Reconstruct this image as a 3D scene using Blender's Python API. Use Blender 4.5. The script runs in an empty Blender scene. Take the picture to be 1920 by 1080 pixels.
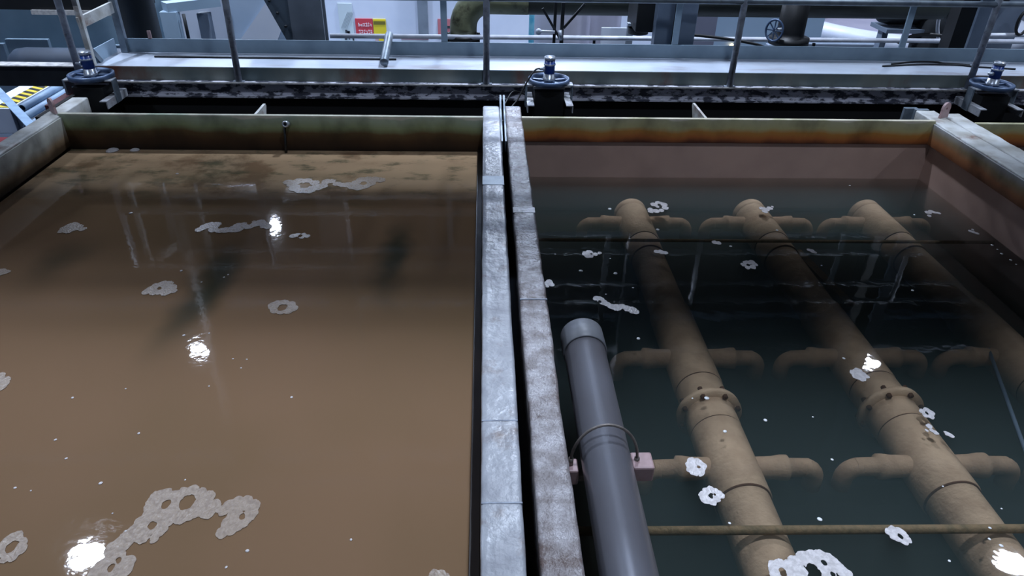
import bpy, bmesh, math, random
from mathutils import Vector, Matrix, noise
random.seed(7)
S = bpy.context.scene
COL = S.collection
PI = math.pi

# ------------------------------------------------------------------ camera
cam_d = bpy.data.cameras.new('camera'); cam = bpy.data.objects.new('camera', cam_d); COL.objects.link(cam)
cam_d.sensor_width = 36.0; cam_d.lens = 36.0 * 1330.6 / 1920.0; cam_d.clip_start = 0.02; cam_d.clip_end = 200
PITCH, YAW, ROLL = 0.56087165, 0.04569748, 0.02345573
fw = Vector((math.sin(YAW)*math.cos(PITCH), math.cos(YAW)*math.cos(PITCH), -math.sin(PITCH)))
rt = Vector((math.cos(YAW), -math.sin(YAW), 0)); up = rt.cross(fw)
rr = rt*math.cos(ROLL) + up*math.sin(ROLL); uu = -rt*math.sin(ROLL) + up*math.cos(ROLL)
mw = Matrix((( rr.x, uu.x, -fw.x, 0), (rr.y, uu.y, -fw.y, 0), (rr.z, uu.z, -fw.z, 1.5), (0, 0, 0, 1)))
cam.matrix_world = mw
S.camera = cam

# ------------------------------------------------------------------ world, exposure
w = bpy.data.worlds.new('hall_air'); S.world = w; w.use_nodes = True
w.node_tree.nodes['Background'].inputs['Color'].default_value = (0.55, 0.68, 0.9, 1)
w.node_tree.nodes['Background'].inputs['Strength'].default_value = 0.045
S.view_settings.view_transform = 'Standard'
S.view_settings.look = 'None'
S.view_settings.gamma = 1.0
S.view_settings.use_curve_mapping = False
S.view_settings.exposure = 0.0

# ------------------------------------------------------------------ ceiling lamps (their light)
LAMP_Z = 6.0
LAMPS = [(x, y) for y in (-2.9, 1.6, 6.1, 10.55, 15.4) for x in (-5.15, 1.05, 7.3) if (x, y) != (7.3, 15.4)]
LAMP_POWER = {-2.9: 45, 1.6: 82, 6.1: 215, 10.55: 240, 15.4: 850}
for (x, y) in LAMPS:
    ld = bpy.data.lights.new('high_bay_light', 'AREA'); ld.shape = 'DISK'; ld.size = 0.42
    ld.energy = LAMP_POWER[y]; ld.color = (0.69, 0.80, 1.0); ld.spread = math.radians(112 if y < 9 else (121 if y < 12 else 142))
    lo = bpy.data.objects.new('high_bay_light', ld); COL.objects.link(lo); lo.location = (x, y, LAMP_Z)

# ------------------------------------------------------------------ helpers
def lin(c):
    return tuple(((v/255)/12.92 if v/255 <= 0.04045 else ((v/255+0.055)/1.055)**2.4) for v in c)

def newmat(name):
    m = bpy.data.materials.new(name); m.use_nodes = True
    nt = m.node_tree; nt.nodes.clear()
    return m, nt, nt.nodes, nt.links

def mat(name, c1, c2=None, rough=0.5, metal=0.0, scale=6.0, contrast=(0.4, 0.65), bump=0.0, bscale=40.0, c3=None, s3=2.0, k3=(0.55, 0.65), stretch=(1, 1, 1), rvar=0.0, spec=0.5):
    m, nt, N, L = newmat(name)
    out = N.new('ShaderNodeOutputMaterial'); b = N.new('ShaderNodeBsdfPrincipled'); L.new(b.outputs[0], out.inputs[0])
    b.inputs['Roughness'].default_value = rough; b.inputs['Metallic'].default_value = metal
    b.inputs['Specular IOR Level'].default_value = spec
    tc = N.new('ShaderNodeNewGeometry'); mp = N.new('ShaderNodeMapping'); mp.inputs['Scale'].default_value = stretch
    L.new(tc.outputs['Position'], mp.inputs['Vector'])
    col = None
    if c2 is not None:
        nz = N.new('ShaderNodeTexNoise'); nz.inputs['Scale'].default_value = scale; nz.inputs['Detail'].default_value = 6
        L.new(mp.outputs[0], nz.inputs['Vector'])
        mr = N.new('ShaderNodeMapRange'); mr.inputs[1].default_value = contrast[0]; mr.inputs[2].default_value = contrast[1]
        L.new(nz.outputs['Fac'], mr.inputs[0])
        mx = N.new('ShaderNodeMix'); mx.data_type = 'RGBA'
        mx.inputs[6].default_value = (*lin(c1), 1); mx.inputs[7].default_value = (*lin(c2), 1)
        L.new(mr.outputs[0], mx.inputs[0]); col = mx.outputs[2]
        if rvar:
            rm = N.new('ShaderNodeMapRange'); rm.inputs[3].default_value = rough-rvar; rm.inputs[4].default_value = rough+rvar
            L.new(nz.outputs['Fac'], rm.inputs[0]); L.new(rm.outputs[0], b.inputs['Roughness'])
        if c3 is not None:
            n3 = N.new('ShaderNodeTexNoise'); n3.inputs['Scale'].default_value = s3; n3.inputs['Detail'].default_value = 8; n3.inputs['Roughness'].default_value = 0.65
            L.new(mp.outputs[0], n3.inputs['Vector'])
            m3 = N.new('ShaderNodeMapRange'); m3.inputs[1].default_value = k3[0]; m3.inputs[2].default_value = k3[1]
            L.new(n3.outputs['Fac'], m3.inputs[0])
            x3 = N.new('ShaderNodeMix'); x3.data_type = 'RGBA'; L.new(col, x3.inputs[6]); x3.inputs[7].default_value = (*lin(c3), 1)
            L.new(m3.outputs[0], x3.inputs[0]); col = x3.outputs[2]
    if col is None: b.inputs['Base Color'].default_value = (*lin(c1), 1)
    else: L.new(col, b.inputs['Base Color'])
    if bump:
        nb = N.new('ShaderNodeTexNoise'); nb.inputs['Scale'].default_value = bscale; nb.inputs['Detail'].default_value = 4
        L.new(mp.outputs[0], nb.inputs['Vector'])
        bp = N.new('ShaderNodeBump'); bp.inputs['Strength'].default_value = 1.0; bp.inputs['Distance'].default_value = bump
        L.new(nb.outputs['Fac'], bp.inputs['Height']); L.new(bp.outputs[0], b.inputs['Normal'])
    return m

def stain_mat(name, stops, zlo, zhi, rough=0.55, wob=0.045, mottle=0.6, dark=(20, 18, 14)):
    """tide-line stains: colour bands at fixed heights on the board, broken up by noise"""
    m, nt, N, L = newmat(name)
    out = N.new('ShaderNodeOutputMaterial'); b = N.new('ShaderNodeBsdfPrincipled'); L.new(b.outputs[0], out.inputs[0])
    b.inputs['Roughness'].default_value = rough; b.inputs['Specular IOR Level'].default_value = 0.3
    g = N.new('ShaderNodeNewGeometry'); sp = N.new('ShaderNodeSeparateXYZ'); L.new(g.outputs['Position'], sp.inputs[0])
    mp = N.new('ShaderNodeMapping'); mp.inputs['Scale'].default_value = (1, 1, 0.35); L.new(g.outputs['Position'], mp.inputs[0])
    nz = N.new('ShaderNodeTexNoise'); nz.inputs['Scale'].default_value = 3.5; nz.inputs['Detail'].default_value = 6; L.new(mp.outputs[0], nz.inputs['Vector'])
    md = N.new('ShaderNodeMath'); md.operation = 'MULTIPLY_ADD'; md.inputs[1].default_value = wob*2; L.new(nz.outputs['Fac'], md.inputs[0])
    ms = N.new('ShaderNodeMath'); ms.operation = 'SUBTRACT'; L.new(sp.outputs['Z'], ms.inputs[0]); ms.inputs[1].default_value = wob
    L.new(ms.outputs[0], md.inputs[2])
    mr = N.new('ShaderNodeMapRange'); mr.inputs[1].default_value = zlo; mr.inputs[2].default_value = zhi; L.new(md.outputs[0], mr.inputs[0])
    cr = N.new('ShaderNodeValToRGB'); e = cr.color_ramp.elements
    while len(e) < len(stops): e.new(0.5)
    for i, (p, c) in enumerate(stops): e[i].position = p; e[i].color = (*lin(c), 1)
    L.new(mr.outputs[0], cr.inputs[0])
    n2 = N.new('ShaderNodeTexNoise'); n2.inputs['Scale'].default_value = 5; n2.inputs['Detail'].default_value = 8
    mp2 = N.new('ShaderNodeMapping'); mp2.inputs['Scale'].default_value = (1, 1, 0.9); mp2.inputs['Location'].default_value = (3, 1, 7); L.new(g.outputs['Position'], mp2.inputs[0]); L.new(mp2.outputs[0], n2.inputs['Vector'])
    m2 = N.new('ShaderNodeMapRange'); m2.inputs[1].default_value = 0.45; m2.inputs[2].default_value = 0.75; m2.inputs[4].default_value = mottle; L.new(n2.outputs['Fac'], m2.inputs[0])
    x = N.new('ShaderNodeMix'); x.data_type = 'RGBA'; L.new(cr.outputs[0], x.inputs[6]); x.inputs[7].default_value = (*lin(dark), 1); L.new(m2.outputs[0], x.inputs[0])
    L.new(x.outputs[2], b.inputs['Base Color'])
    bp = N.new('ShaderNodeBump'); bp.inputs['Distance'].default_value = 0.004; L.new(n2.outputs['Fac'], bp.inputs['Height']); L.new(bp.outputs[0], b.inputs['Normal'])
    return m

class MB:
    def __init__(s): s.bm = bmesh.new()
    def box(s, x0, x1, y0, y1, z0, z1, bev=0.0, rot=None):
        b2 = bmesh.new(); bmesh.ops.create_cube(b2, size=1)
        for v in b2.verts: v.co = Vector((x0+(v.co.x+.5)*(x1-x0), y0+(v.co.y+.5)*(y1-y0), z0+(v.co.z+.5)*(z1-z0)))
        if bev: bmesh.ops.bevel(b2, geom=list(b2.edges), offset=bev, segments=2, affect='EDGES', profile=0.5)
        if rot: bmesh.ops.transform(b2, matrix=rot, verts=b2.verts)
        s.merge(b2); return s
    def obox(s, p0, p1, wdt, h, upv=(0, 0, 1), bev=0.0):
        """bar of section wdt x h from p0 to p1"""
        p0 = Vector(p0); p1 = Vector(p1); d = (p1-p0); ln = d.length; d.normalize(); u = Vector(upv)
        x = d.cross(u).normalized(); u = x.cross(d)
        M = Matrix(((x.x, d.x, u.x, p0.x), (x.y, d.y, u.y, p0.y), (x.z, d.z, u.z, p0.z), (0, 0, 0, 1)))
        return s.box(-wdt/2, wdt/2, 0, ln, -h/2, h/2, bev, M)
    def merge(s, b2):
        me = bpy.data.meshes.new('t'); b2.to_mesh(me); b2.free(); s.bm.from_mesh(me); bpy.data.meshes.remove(me)
    def lathe(s, p0, axis, prof, seg=32, smooth=True):
        """prof: list of (distance along axis, radius)"""
        p0 = Vector(p0); a = Vector(axis).normalized(); q = Vector((0, 0, 1)) if abs(a.z) < .9 else Vector((1, 0, 0))
        x = a.cross(q).normalized(); y = a.cross(x); rings = []
        for (t, r) in prof:
            if r < 1e-6: rings.append([s.bm.verts.new(p0+a*t)]); continue
            rings.append([s.bm.verts.new(p0+a*t+(x*math.cos(2*PI*i/seg)+y*math.sin(2*PI*i/seg))*r) for i in range(seg)])
        fs = []
        for A, B in zip(rings, rings[1:]):
            for i in range(seg):
                j = (i+1) % seg
                if len(A) == 1 and len(B) == 1: continue
                if len(A) == 1: fs.append(s.bm.faces.new((A[0], B[j], B[i])))
                elif len(B) == 1: fs.append(s.bm.faces.new((A[i], A[j], B[0])))
                else: fs.append(s.bm.faces.new((A[i], A[j], B[j], B[i])))
        for f in fs: f.smooth = smooth
        return s
    def cyl(s, p0, p1, r, seg=24, r2=None, bev=0.0):
        p0 = Vector(p0); p1 = Vector(p1); ln = (p1-p0).length; r2 = r if r2 is None else r2
        if bev: pr = [(0, 0), (0, r-bev), (bev, r), (ln-bev, r2), (ln, r2-bev), (ln, 0)]
        else: pr = [(0, 0), (0, r), (ln, r2), (ln, 0)]
        return s.lathe(p0, p1-p0, pr, seg)
    def tube(s, pts, r, seg=12, closed=False):
        pts = [Vector(p) for p in pts]; n = len(pts); rings = []; px = None
        for i, p in enumerate(pts):
            a = pts[(i-1) % n] if (closed or i > 0) else p; b = pts[(i+1) % n] if (closed or i < n-1) else p
            t = (b-a).normalized()
            if px is None:
                q = Vector((0, 0, 1)) if abs(t.z) < .9 else Vector((1, 0, 0)); px = t.cross(q).normalized()
            else: px = (px - t*px.dot(t)).normalized()
            py = t.cross(px)
            rings.append([s.bm.verts.new(p+(px*math.cos(2*PI*k/seg)+py*math.sin(2*PI*k/seg))*r) for k in range(seg)])
        m = n if closed else n-1
        for i in range(m):
            A, B = rings[i], rings[(i+1) % n]
            for k in range(seg):
                f = s.bm.faces.new((A[k], A[(k+1) % seg], B[(k+1) % seg], B[k])); f.smooth = True
        if not closed: s.bm.faces.new(rings[0][::-1]); s.bm.faces.new(rings[-1])
        return s
    def prism(s, pts, axis, a0, a1):
        """polygon in the plane across axis, extruded a0..a1; pts in remaining coords order"""
        def mk(p, t):
            if axis == 'x': return Vector((t, p[0], p[1]))
            if axis == 'y': return Vector((p[0], t, p[1]))
            return Vector((p[0], p[1], t))
        A = [s.bm.verts.new(mk(p, a0)) for p in pts]; B = [s.bm.verts.new(mk(p, a1)) for p in pts]; n = len(pts)
        s.bm.faces.new(A); s.bm.faces.new(B[::-1])
        for i in range(n): s.bm.faces.new((A[i], B[i], B[(i+1) % n], A[(i+1) % n]))
        return s
    def build(s, name, m, parent=None, label=None, cat=None, group=None, kind=None, smooth_angle=None):
        bm = s.bm
        bmesh.ops.recalc_face_normals(bm, faces=bm.faces)
        xs = [v.co.x for v in bm.verts]; ys = [v.co.y for v in bm.verts]; zs = [v.co.z for v in bm.verts]
        org = Vector(((min(xs)+max(xs))/2, (min(ys)+max(ys))/2, min(zs)))
        for v in bm.verts: v.co -= org
        me = bpy.data.meshes.new(name); bm.to_mesh(me); bm.free()
        o = bpy.data.objects.new(name, me); COL.objects.link(o)
        if m: me.materials.append(m)
        if parent is not None: o.parent = parent; o.location = org - WL[parent.name]
        else: o.location = org
        WL[o.name] = org.copy()
        tag(o, label, cat, group, kind)
        return o
WL = {}
def tag(o, label=None, cat=None, group=None, kind=None):
    if label: o['label'] = label
    if cat: o['category'] = cat
    if group: o['group'] = group
    if kind: o['kind'] = kind
def thing(name, loc, label, cat, group=None):
    o = bpy.data.objects.new(name, None); COL.objects.link(o); o.location = loc; o.empty_display_size = 0.1
    WL[o.name] = Vector(loc); tag(o, label, cat, group); return o
def struct(mb, name, m, parent=None):
    return mb.build(name, m, parent, kind='structure' if parent is None else None)

# ------------------------------------------------------------------ materials
M = {}
M['wall'] = mat('white_wall_paint', (196, 200, 212), (186, 192, 206), rough=.6, scale=1.5)
M['ceiling'] = mat('dark_ceiling_sheet', (40, 46, 56), (30, 34, 42), rough=.7, scale=1)
M['cladding'] = mat('black_roof_cladding', (16, 18, 22), (12, 14, 18), rough=.8, scale=1)
M['floor'] = mat('hall_floor', (120, 130, 140), (90, 98, 108), rough=.5, scale=2)
M['cap'] = mat('painted_wall_cap', (172, 175, 180), (138, 140, 146), rough=.34, scale=7, contrast=(.35, .7), bump=.004, bscale=28, c3=(120, 106, 98), s3=5, k3=(.56, .7), rvar=.22)
M['cap2'] = mat('rough_wall_cap', (164, 160, 162), (118, 110, 108), rough=.34, scale=14, contrast=(.35, .65), bump=.007, bscale=42, c3=(92, 76, 70), s3=5.0, k3=(.50, .64), rvar=.25)
M['cap3'] = mat('dull_wall_cap', (204, 206, 204), (168, 166, 158), rough=.42, scale=7, bump=.003, bscale=30, c3=(120, 84, 62), s3=4, k3=(.55, .7))
M['weirL'] = stain_mat('algae_stained_board', [(0, (36, 26, 18)), (.3, (66, 46, 28)), (.5, (88, 70, 42)), (.68, (134, 146, 108)), (.93, (158, 170, 150)), (.97, (200, 198, 180))], -.22, .015)
M['weirR'] = stain_mat('rust_stained_board', [(0, (84, 46, 32)), (.2, (164, 96, 50)), (.42, (176, 122, 60)), (.6, (176, 166, 118)), (.93, (178, 174, 140)), (.97, (210, 202, 180))], -.15, .015)
M['rimR'] = stain_mat('rust_stained_rim', [(0, (110, 66, 40)), (.3, (160, 106, 68)), (.6, (150, 134, 104)), (.9, (170, 172, 172)), (1, (190, 194, 198))], -.15, .0)
M['rimL'] = stain_mat('grime_stained_rim', [(0, (28, 22, 16)), (.2, (72, 56, 38)), (.35, (140, 118, 92)), (.6, (182, 182, 172)), (1, (196, 198, 192))], -.22, .0)
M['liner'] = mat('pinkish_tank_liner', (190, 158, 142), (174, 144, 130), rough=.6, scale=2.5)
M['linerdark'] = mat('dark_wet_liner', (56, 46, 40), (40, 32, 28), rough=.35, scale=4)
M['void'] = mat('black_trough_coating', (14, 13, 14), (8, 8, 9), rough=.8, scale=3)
M['galv'] = mat('galvanised_steel', (128, 140, 150), (104, 116, 128), rough=.42, metal=.35, scale=12, c3=(88, 92, 96), s3=8, k3=(.58, .7))
M['paint'] = mat('grey_blue_paint', (138, 158, 172), (124, 144, 158), rough=.5, scale=5)
M['rail'] = mat('weathered_grey_rail', (150, 158, 170), (118, 124, 136), rough=.5, metal=.1, scale=20, c3=(70, 66, 72), s3=14, k3=(.55, .7))
M['deck'] = mat('pale_deck_plate', (176, 184, 196), (158, 168, 182), rough=.42, scale=4, contrast=(.3, .7), c3=(140, 136, 142), s3=3, k3=(.55, .75), stretch=(.6, 2, 1))
M['fascia'] = mat('mouldy_green_fascia', (120, 126, 120), (88, 102, 104), rough=.6, scale=3, c3=(104, 62, 46), s3=1.6, k3=(.52, .66), stretch=(1, 1, .5))
M['peel'] = mat('peeling_dark_paint', (70, 72, 84), (40, 42, 50), rough=.4, scale=20, c3=(196, 196, 206), s3=10, k3=(.46, .52), stretch=(1, 1, 2.2), bump=.003)
M['chalk'] = mat('chalky_flange_edge', (186, 184, 182), (140, 138, 138), rough=.55, scale=25, c3=(110, 106, 106), s3=16, k3=(.64, .7))
M['darksteel'] = mat('dark_steel', (34, 38, 42), (26, 28, 32), rough=.55, metal=.3, scale=8)
M['black'] = mat('black_rubber', (16, 17, 19), rough=.5)
M['blue'] = mat('blue_motor_enamel', (30, 66, 140), (26, 54, 118), rough=.3, scale=20)
M['silver'] = mat('bare_aluminium', (190, 196, 204), (160, 168, 180), rough=.3, metal=.6, scale=20)
M['pvc'] = mat('dark_grey_pipe_plastic', (98, 98, 104), (90, 88, 92), rough=.30, scale=2.5, spec=.9)
M['pvccap'] = mat('grey_socket_plastic', (112, 114, 118), (104, 106, 112), rough=.45, scale=6)
M['silt'] = mat('silt_covered_pipe', (210, 182, 150), (192, 164, 134), rough=.85, scale=14, bump=.003, bscale=60)
M['siltdark'] = mat('dark_silt_groove', (90, 62, 44), rough=.9)  # dark brown of the pipe joint rings and flange bolts
M['algaebar'] = mat('slimy_cross_bar', (134, 112, 82), (110, 96, 70), rough=.8, scale=40, bump=.003, bscale=80)
M['foam'] = mat('wet_foam', (164, 146, 128), (142, 124, 108), rough=.3, scale=60, bump=.0015, bscale=160, rvar=.15)
M['foamR'] = mat('pale_wet_foam', (220, 214, 212), (190, 184, 182), rough=.25, scale=60, bump=.0015, bscale=160, rvar=.15)
M['fleck'] = mat('foam_fleck', (235, 235, 235), rough=.2)
M['pink'] = mat('pinkish_plastic_block', (178, 150, 150), (160, 130, 128), rough=.5, scale=14)
M['rod'] = mat('dull_steel_rod', (140, 132, 126), (110, 102, 96), rough=.4, metal=.4, scale=30)
M['olive'] = mat('dirty_olive_pipe', (124, 126, 96), (100, 104, 80), rough=.5, scale=5, c3=(48, 44, 30), s3=3)
M['olivedark'] = mat('dark_olive_pipe', (52, 58, 52), (38, 42, 38), rough=.5, scale=2)
M['stainless'] = mat('stainless_tank', (176, 174, 186), (158, 156, 170), rough=.3, metal=.1, scale=1.5)
M['palepaint'] = mat('pale_blue_panel', (150, 172, 190), (138, 160, 178), rough=.6, scale=2)
M['midblue'] = mat('dull_blue_panel', (196, 222, 236), (176, 206, 222), rough=.6, scale=2)
M['whitegoods'] = mat('white_sheet_metal', (200, 206, 218), (190, 198, 212), rough=.5, scale=2)
M['red'] = mat('red_sign_face', (176, 46, 58), rough=.5)
M['yellow'] = mat('yellow_sign_face', (200, 178, 20), rough=.5)
M['oliveink'] = mat('olive_ink', (96, 88, 14), rough=.6)
M['whiteink'] = mat('white_ink', (225, 215, 222), rough=.6)
M['blackink'] = mat('black_ink', (34, 38, 44), rough=.6)
M['greyink'] = mat('grey_ink', (120, 130, 138), rough=.6)
M['maroon'] = mat('red_oxide_primer', (86, 34, 40), (70, 26, 34), rough=.6, scale=10)
M['hazyellow'] = mat('hazard_yellow', (198, 176, 50), rough=.5)
M['bluepipe'] = mat('pale_blue_grey_pipe', (128, 152, 176), (108, 130, 156), rough=.5, scale=6)
M['cyan'] = mat('cyan_plastic_tube', (70, 150, 180), (120, 180, 200), rough=.3, scale=10)

def water_left():
    m, nt, N, L = newmat('silty_brown_water')
    out = N.new('ShaderNodeOutputMaterial'); b = N.new('ShaderNodeBsdfPrincipled'); L.new(b.outputs[0], out.inputs[0])
    b.inputs['Roughness'].default_value = 0.03; b.inputs['IOR'].default_value = 1.33
    g = N.new('ShaderNodeNewGeometry')
    def nz(scale, det, st, loc=(0, 0, 0), rough=.5):
        mp = N.new('ShaderNodeMapping'); mp.inputs['Scale'].default_value = st; mp.inputs['Location'].default_value = loc; L.new(g.outputs['Position'], mp.inputs[0])
        n = N.new('ShaderNodeTexNoise'); n.inputs['Scale'].default_value = scale; n.inputs['Detail'].default_value = det; n.inputs['Roughness'].default_value = rough
        L.new(mp.outputs[0], n.inputs['Vector']); return n.outputs['Fac']
    def rng(v, a, b_, c=0., d=1.):
        r = N.new('ShaderNodeMapRange'); r.inputs[1].default_value = a; r.inputs[2].default_value = b_; r.inputs[3].default_value = c; r.inputs[4].default_value = d; r.interpolation_type = 'SMOOTHSTEP'
        L.new(v, r.inputs[0]); return r.outputs[0]
    def mul(a, b_):
        r = N.new('ShaderNodeMath'); r.operation = 'MULTIPLY'; L.new(a, r.inputs[0])
        if isinstance(b_, (int, float)): r.inputs[1].default_value = b_
        else: L.new(b_, r.inputs[1])
        return r.outputs[0]
    def mix(a, c, f):
        x = N.new('ShaderNodeMix'); x.data_type = 'RGBA'; L.new(f, x.inputs[0])
        if isinstance(a, tuple): x.inputs[6].default_value = (*lin(a), 1)
        else: L.new(a, x.inputs[6])
        x.inputs[7].default_value = (*lin(c), 1); return x.outputs[2]
    sp = N.new('ShaderNodeSeparateXYZ'); L.new(g.outputs['Position'], sp.inputs[0])
    col = mix((128, 101, 77), (118, 95, 70), rng(nz(.7, 3, (1, 1, 1)), .35, .65))
    # three clearer greenish plumes that drift with the flow, and silt mottling near the inlet board
    for (x0, y0, y1, wd, k) in ((-1.27, 2.1, 3.3, .15, .85), (-.44, 2.45, 3.5, .10, .85), (-2.0, 2.6, 3.3, .17, .8), (-1.6, 3.6, 4.5, .22, .8), (-.42, 3.6, 4.5, .14, .75), (-1.1, 3.7, 4.5, .08, .5)):
        dx = N.new('ShaderNodeMath'); dx.operation = 'SUBTRACT'; L.new(sp.outputs['X'], dx.inputs[0]); dx.inputs[1].default_value = x0
        wv = N.new('ShaderNodeMath'); wv.operation = 'MULTIPLY_ADD'; L.new(nz(2.2, 3, (1, 1, 1), (x0*7, 0, 0)), wv.inputs[0]); wv.inputs[1].default_value = .3; L.new(dx.outputs[0], wv.inputs[2])
        w2 = N.new('ShaderNodeMath'); w2.operation = 'SUBTRACT'; L.new(wv.outputs[0], w2.inputs[0]); w2.inputs[1].default_value = .15
        ab = N.new('ShaderNodeMath'); ab.operation = 'ABSOLUTE'; L.new(w2.outputs[0], ab.inputs[0])
        f = mul(rng(ab.outputs[0], 0, wd, 1, 0), mul(rng(sp.outputs['Y'], y0, y0+.6), rng(sp.outputs['Y'], y1-.4, y1, 1, 0)))
        col = mix(col, (48, 54, 44), mul(f, k))
    lit_scum = mul(rng(sp.outputs['Y'], 3.62, 3.86), rng(nz(2.6, 6, (1, 1, 1), (9, 2, 0), .6), .34, .5))  # pale scum, with the far strip's brightness painted into its colour
    col = mix(col, (176, 148, 116), mul(lit_scum, .8))
    mot = mul(rng(nz(5, 8, (.8, 1.6, 1), (2, 5, 0), .65), .5, .68), rng(sp.outputs['Y'], 3.3, 4.2))
    col = mix(col, (74, 76, 58), mul(mot, .8))
    L.new(col, b.inputs['Base Color'])
    bp = N.new('ShaderNodeBump'); bp.inputs['Distance'].default_value = .0004; L.new(nz(16, 3, (1, 1, 1)), bp.inputs['Height']); L.new(bp.outputs[0], b.inputs['Normal'])
    return m
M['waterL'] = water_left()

VABS, VSCA = 3.0, 1.2
def water_right():
    m, nt, N, L = newmat('clear_dark_water')
    out = N.new('ShaderNodeOutputMaterial')
    fr = N.new('ShaderNodeFresnel'); fr.inputs['IOR'].default_value = 1.33
    gl = N.new('ShaderNodeBsdfGlossy'); gl.inputs['Roughness'].default_value = 0.02
    tr = N.new('ShaderNodeBsdfTransparent'); tr.inputs['Color'].default_value = (.97, .98, .97, 1)
    mx = N.new('ShaderNodeMixShader'); L.new(fr.outputs[0], mx.inputs[0]); L.new(tr.outputs[0], mx.inputs[1]); L.new(gl.outputs[0], mx.inputs[2])
    L.new(mx.outputs[0], out.inputs['Surface'])
    g = N.new('ShaderNodeNewGeometry'); n = N.new('ShaderNodeTexNoise'); n.inputs['Scale'].default_value = 12; L.new(g.outputs['Position'], n.inputs['Vector'])
    bp = N.new('ShaderNodeBump'); bp.inputs['Distance'].default_value = .0004; L.new(n.outputs['Fac'], bp.inputs['Height'])
    L.new(bp.outputs[0], gl.inputs['Normal']); L.new(bp.outputs[0], fr.inputs['Normal'])
    ab = N.new('ShaderNodeVolumeAbsorption'); ab.inputs['Color'].default_value = (.30, .25, .18, 1); ab.inputs['Density'].default_value = VABS
    sc = N.new('ShaderNodeVolumeScatter'); sc.inputs['Color'].default_value = (.55, .80, .82, 1); sc.inputs['Density'].default_value = VSCA
    ad = N.new('ShaderNodeAddShader'); L.new(ab.outputs[0], ad.inputs[0]); L.new(sc.outputs[0], ad.inputs[1]); L.new(ad.outputs[0], out.inputs['Volume'])
    return m
M['waterR'] = water_right()
M['riser'] = mat('blackened_riser', (22, 32, 40), (14, 20, 26), rough=.5, scale=2)
M['midgrey'] = mat('middle_grey_paint', (110, 122, 138), (98, 110, 126), rough=.55, scale=3)
M['palewhite'] = mat('bluish_white_sheet', (168, 186, 206), (156, 176, 198), rough=.5, scale=2)
M['colgrey'] = mat('column_grey', (108, 116, 126), (94, 102, 112), rough=.45, scale=4)
M['coldark'] = mat('dark_grey_gusset', (78, 90, 102), (66, 78, 88), rough=.5, scale=4)
M['colblue'] = mat('pale_grey_blue_column', (118, 132, 150), (104, 118, 136), rough=.4, scale=4)
M['whitegreen'] = mat('pale_green_paper', (176, 186, 190), rough=.7)
M['greyboard'] = mat('pale_grey_board', (176, 180, 184), rough=.6)
M['maroonred'] = mat('dark_red_ink', (130, 36, 58), rough=.6)
M['pinkred'] = mat('faded_red_face', (176, 100, 106), rough=.6)
M['whitepipe'] = mat('white_painted_pipe', (205, 208, 218), (180, 184, 194), rough=.4, scale=8)
M['cabgrey'] = mat('dull_violet_grey_sheet', (112, 114, 130), (100, 102, 118), rough=.5, scale=2)
M['palewall'] = mat('pale_blue_plaster', (150, 172, 192), (142, 164, 184), rough=.7, scale=1.5)
M['basinwhite'] = mat('lilac_white_plastic', (176, 172, 188), (168, 164, 182), rough=.45, scale=2)
M['basinrim'] = mat('white_rolled_rim', (196, 200, 210), (186, 190, 202), rough=.35, scale=2)
M['darkblue'] = mat('dark_blue_grey_paint', (58, 70, 86), (48, 58, 72), rough=.6, scale=3)
gm, gnt, gN, gL = newmat('pilot_glow'); ge = gN.new('ShaderNodeEmission'); ge.inputs[0].default_value = (1, .72, .4, 1); ge.inputs[1].default_value = 4; go = gN.new('ShaderNodeOutputMaterial'); gL.new(ge.outputs[0], go.inputs[0]); M['glowlamp'] = gm

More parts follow.
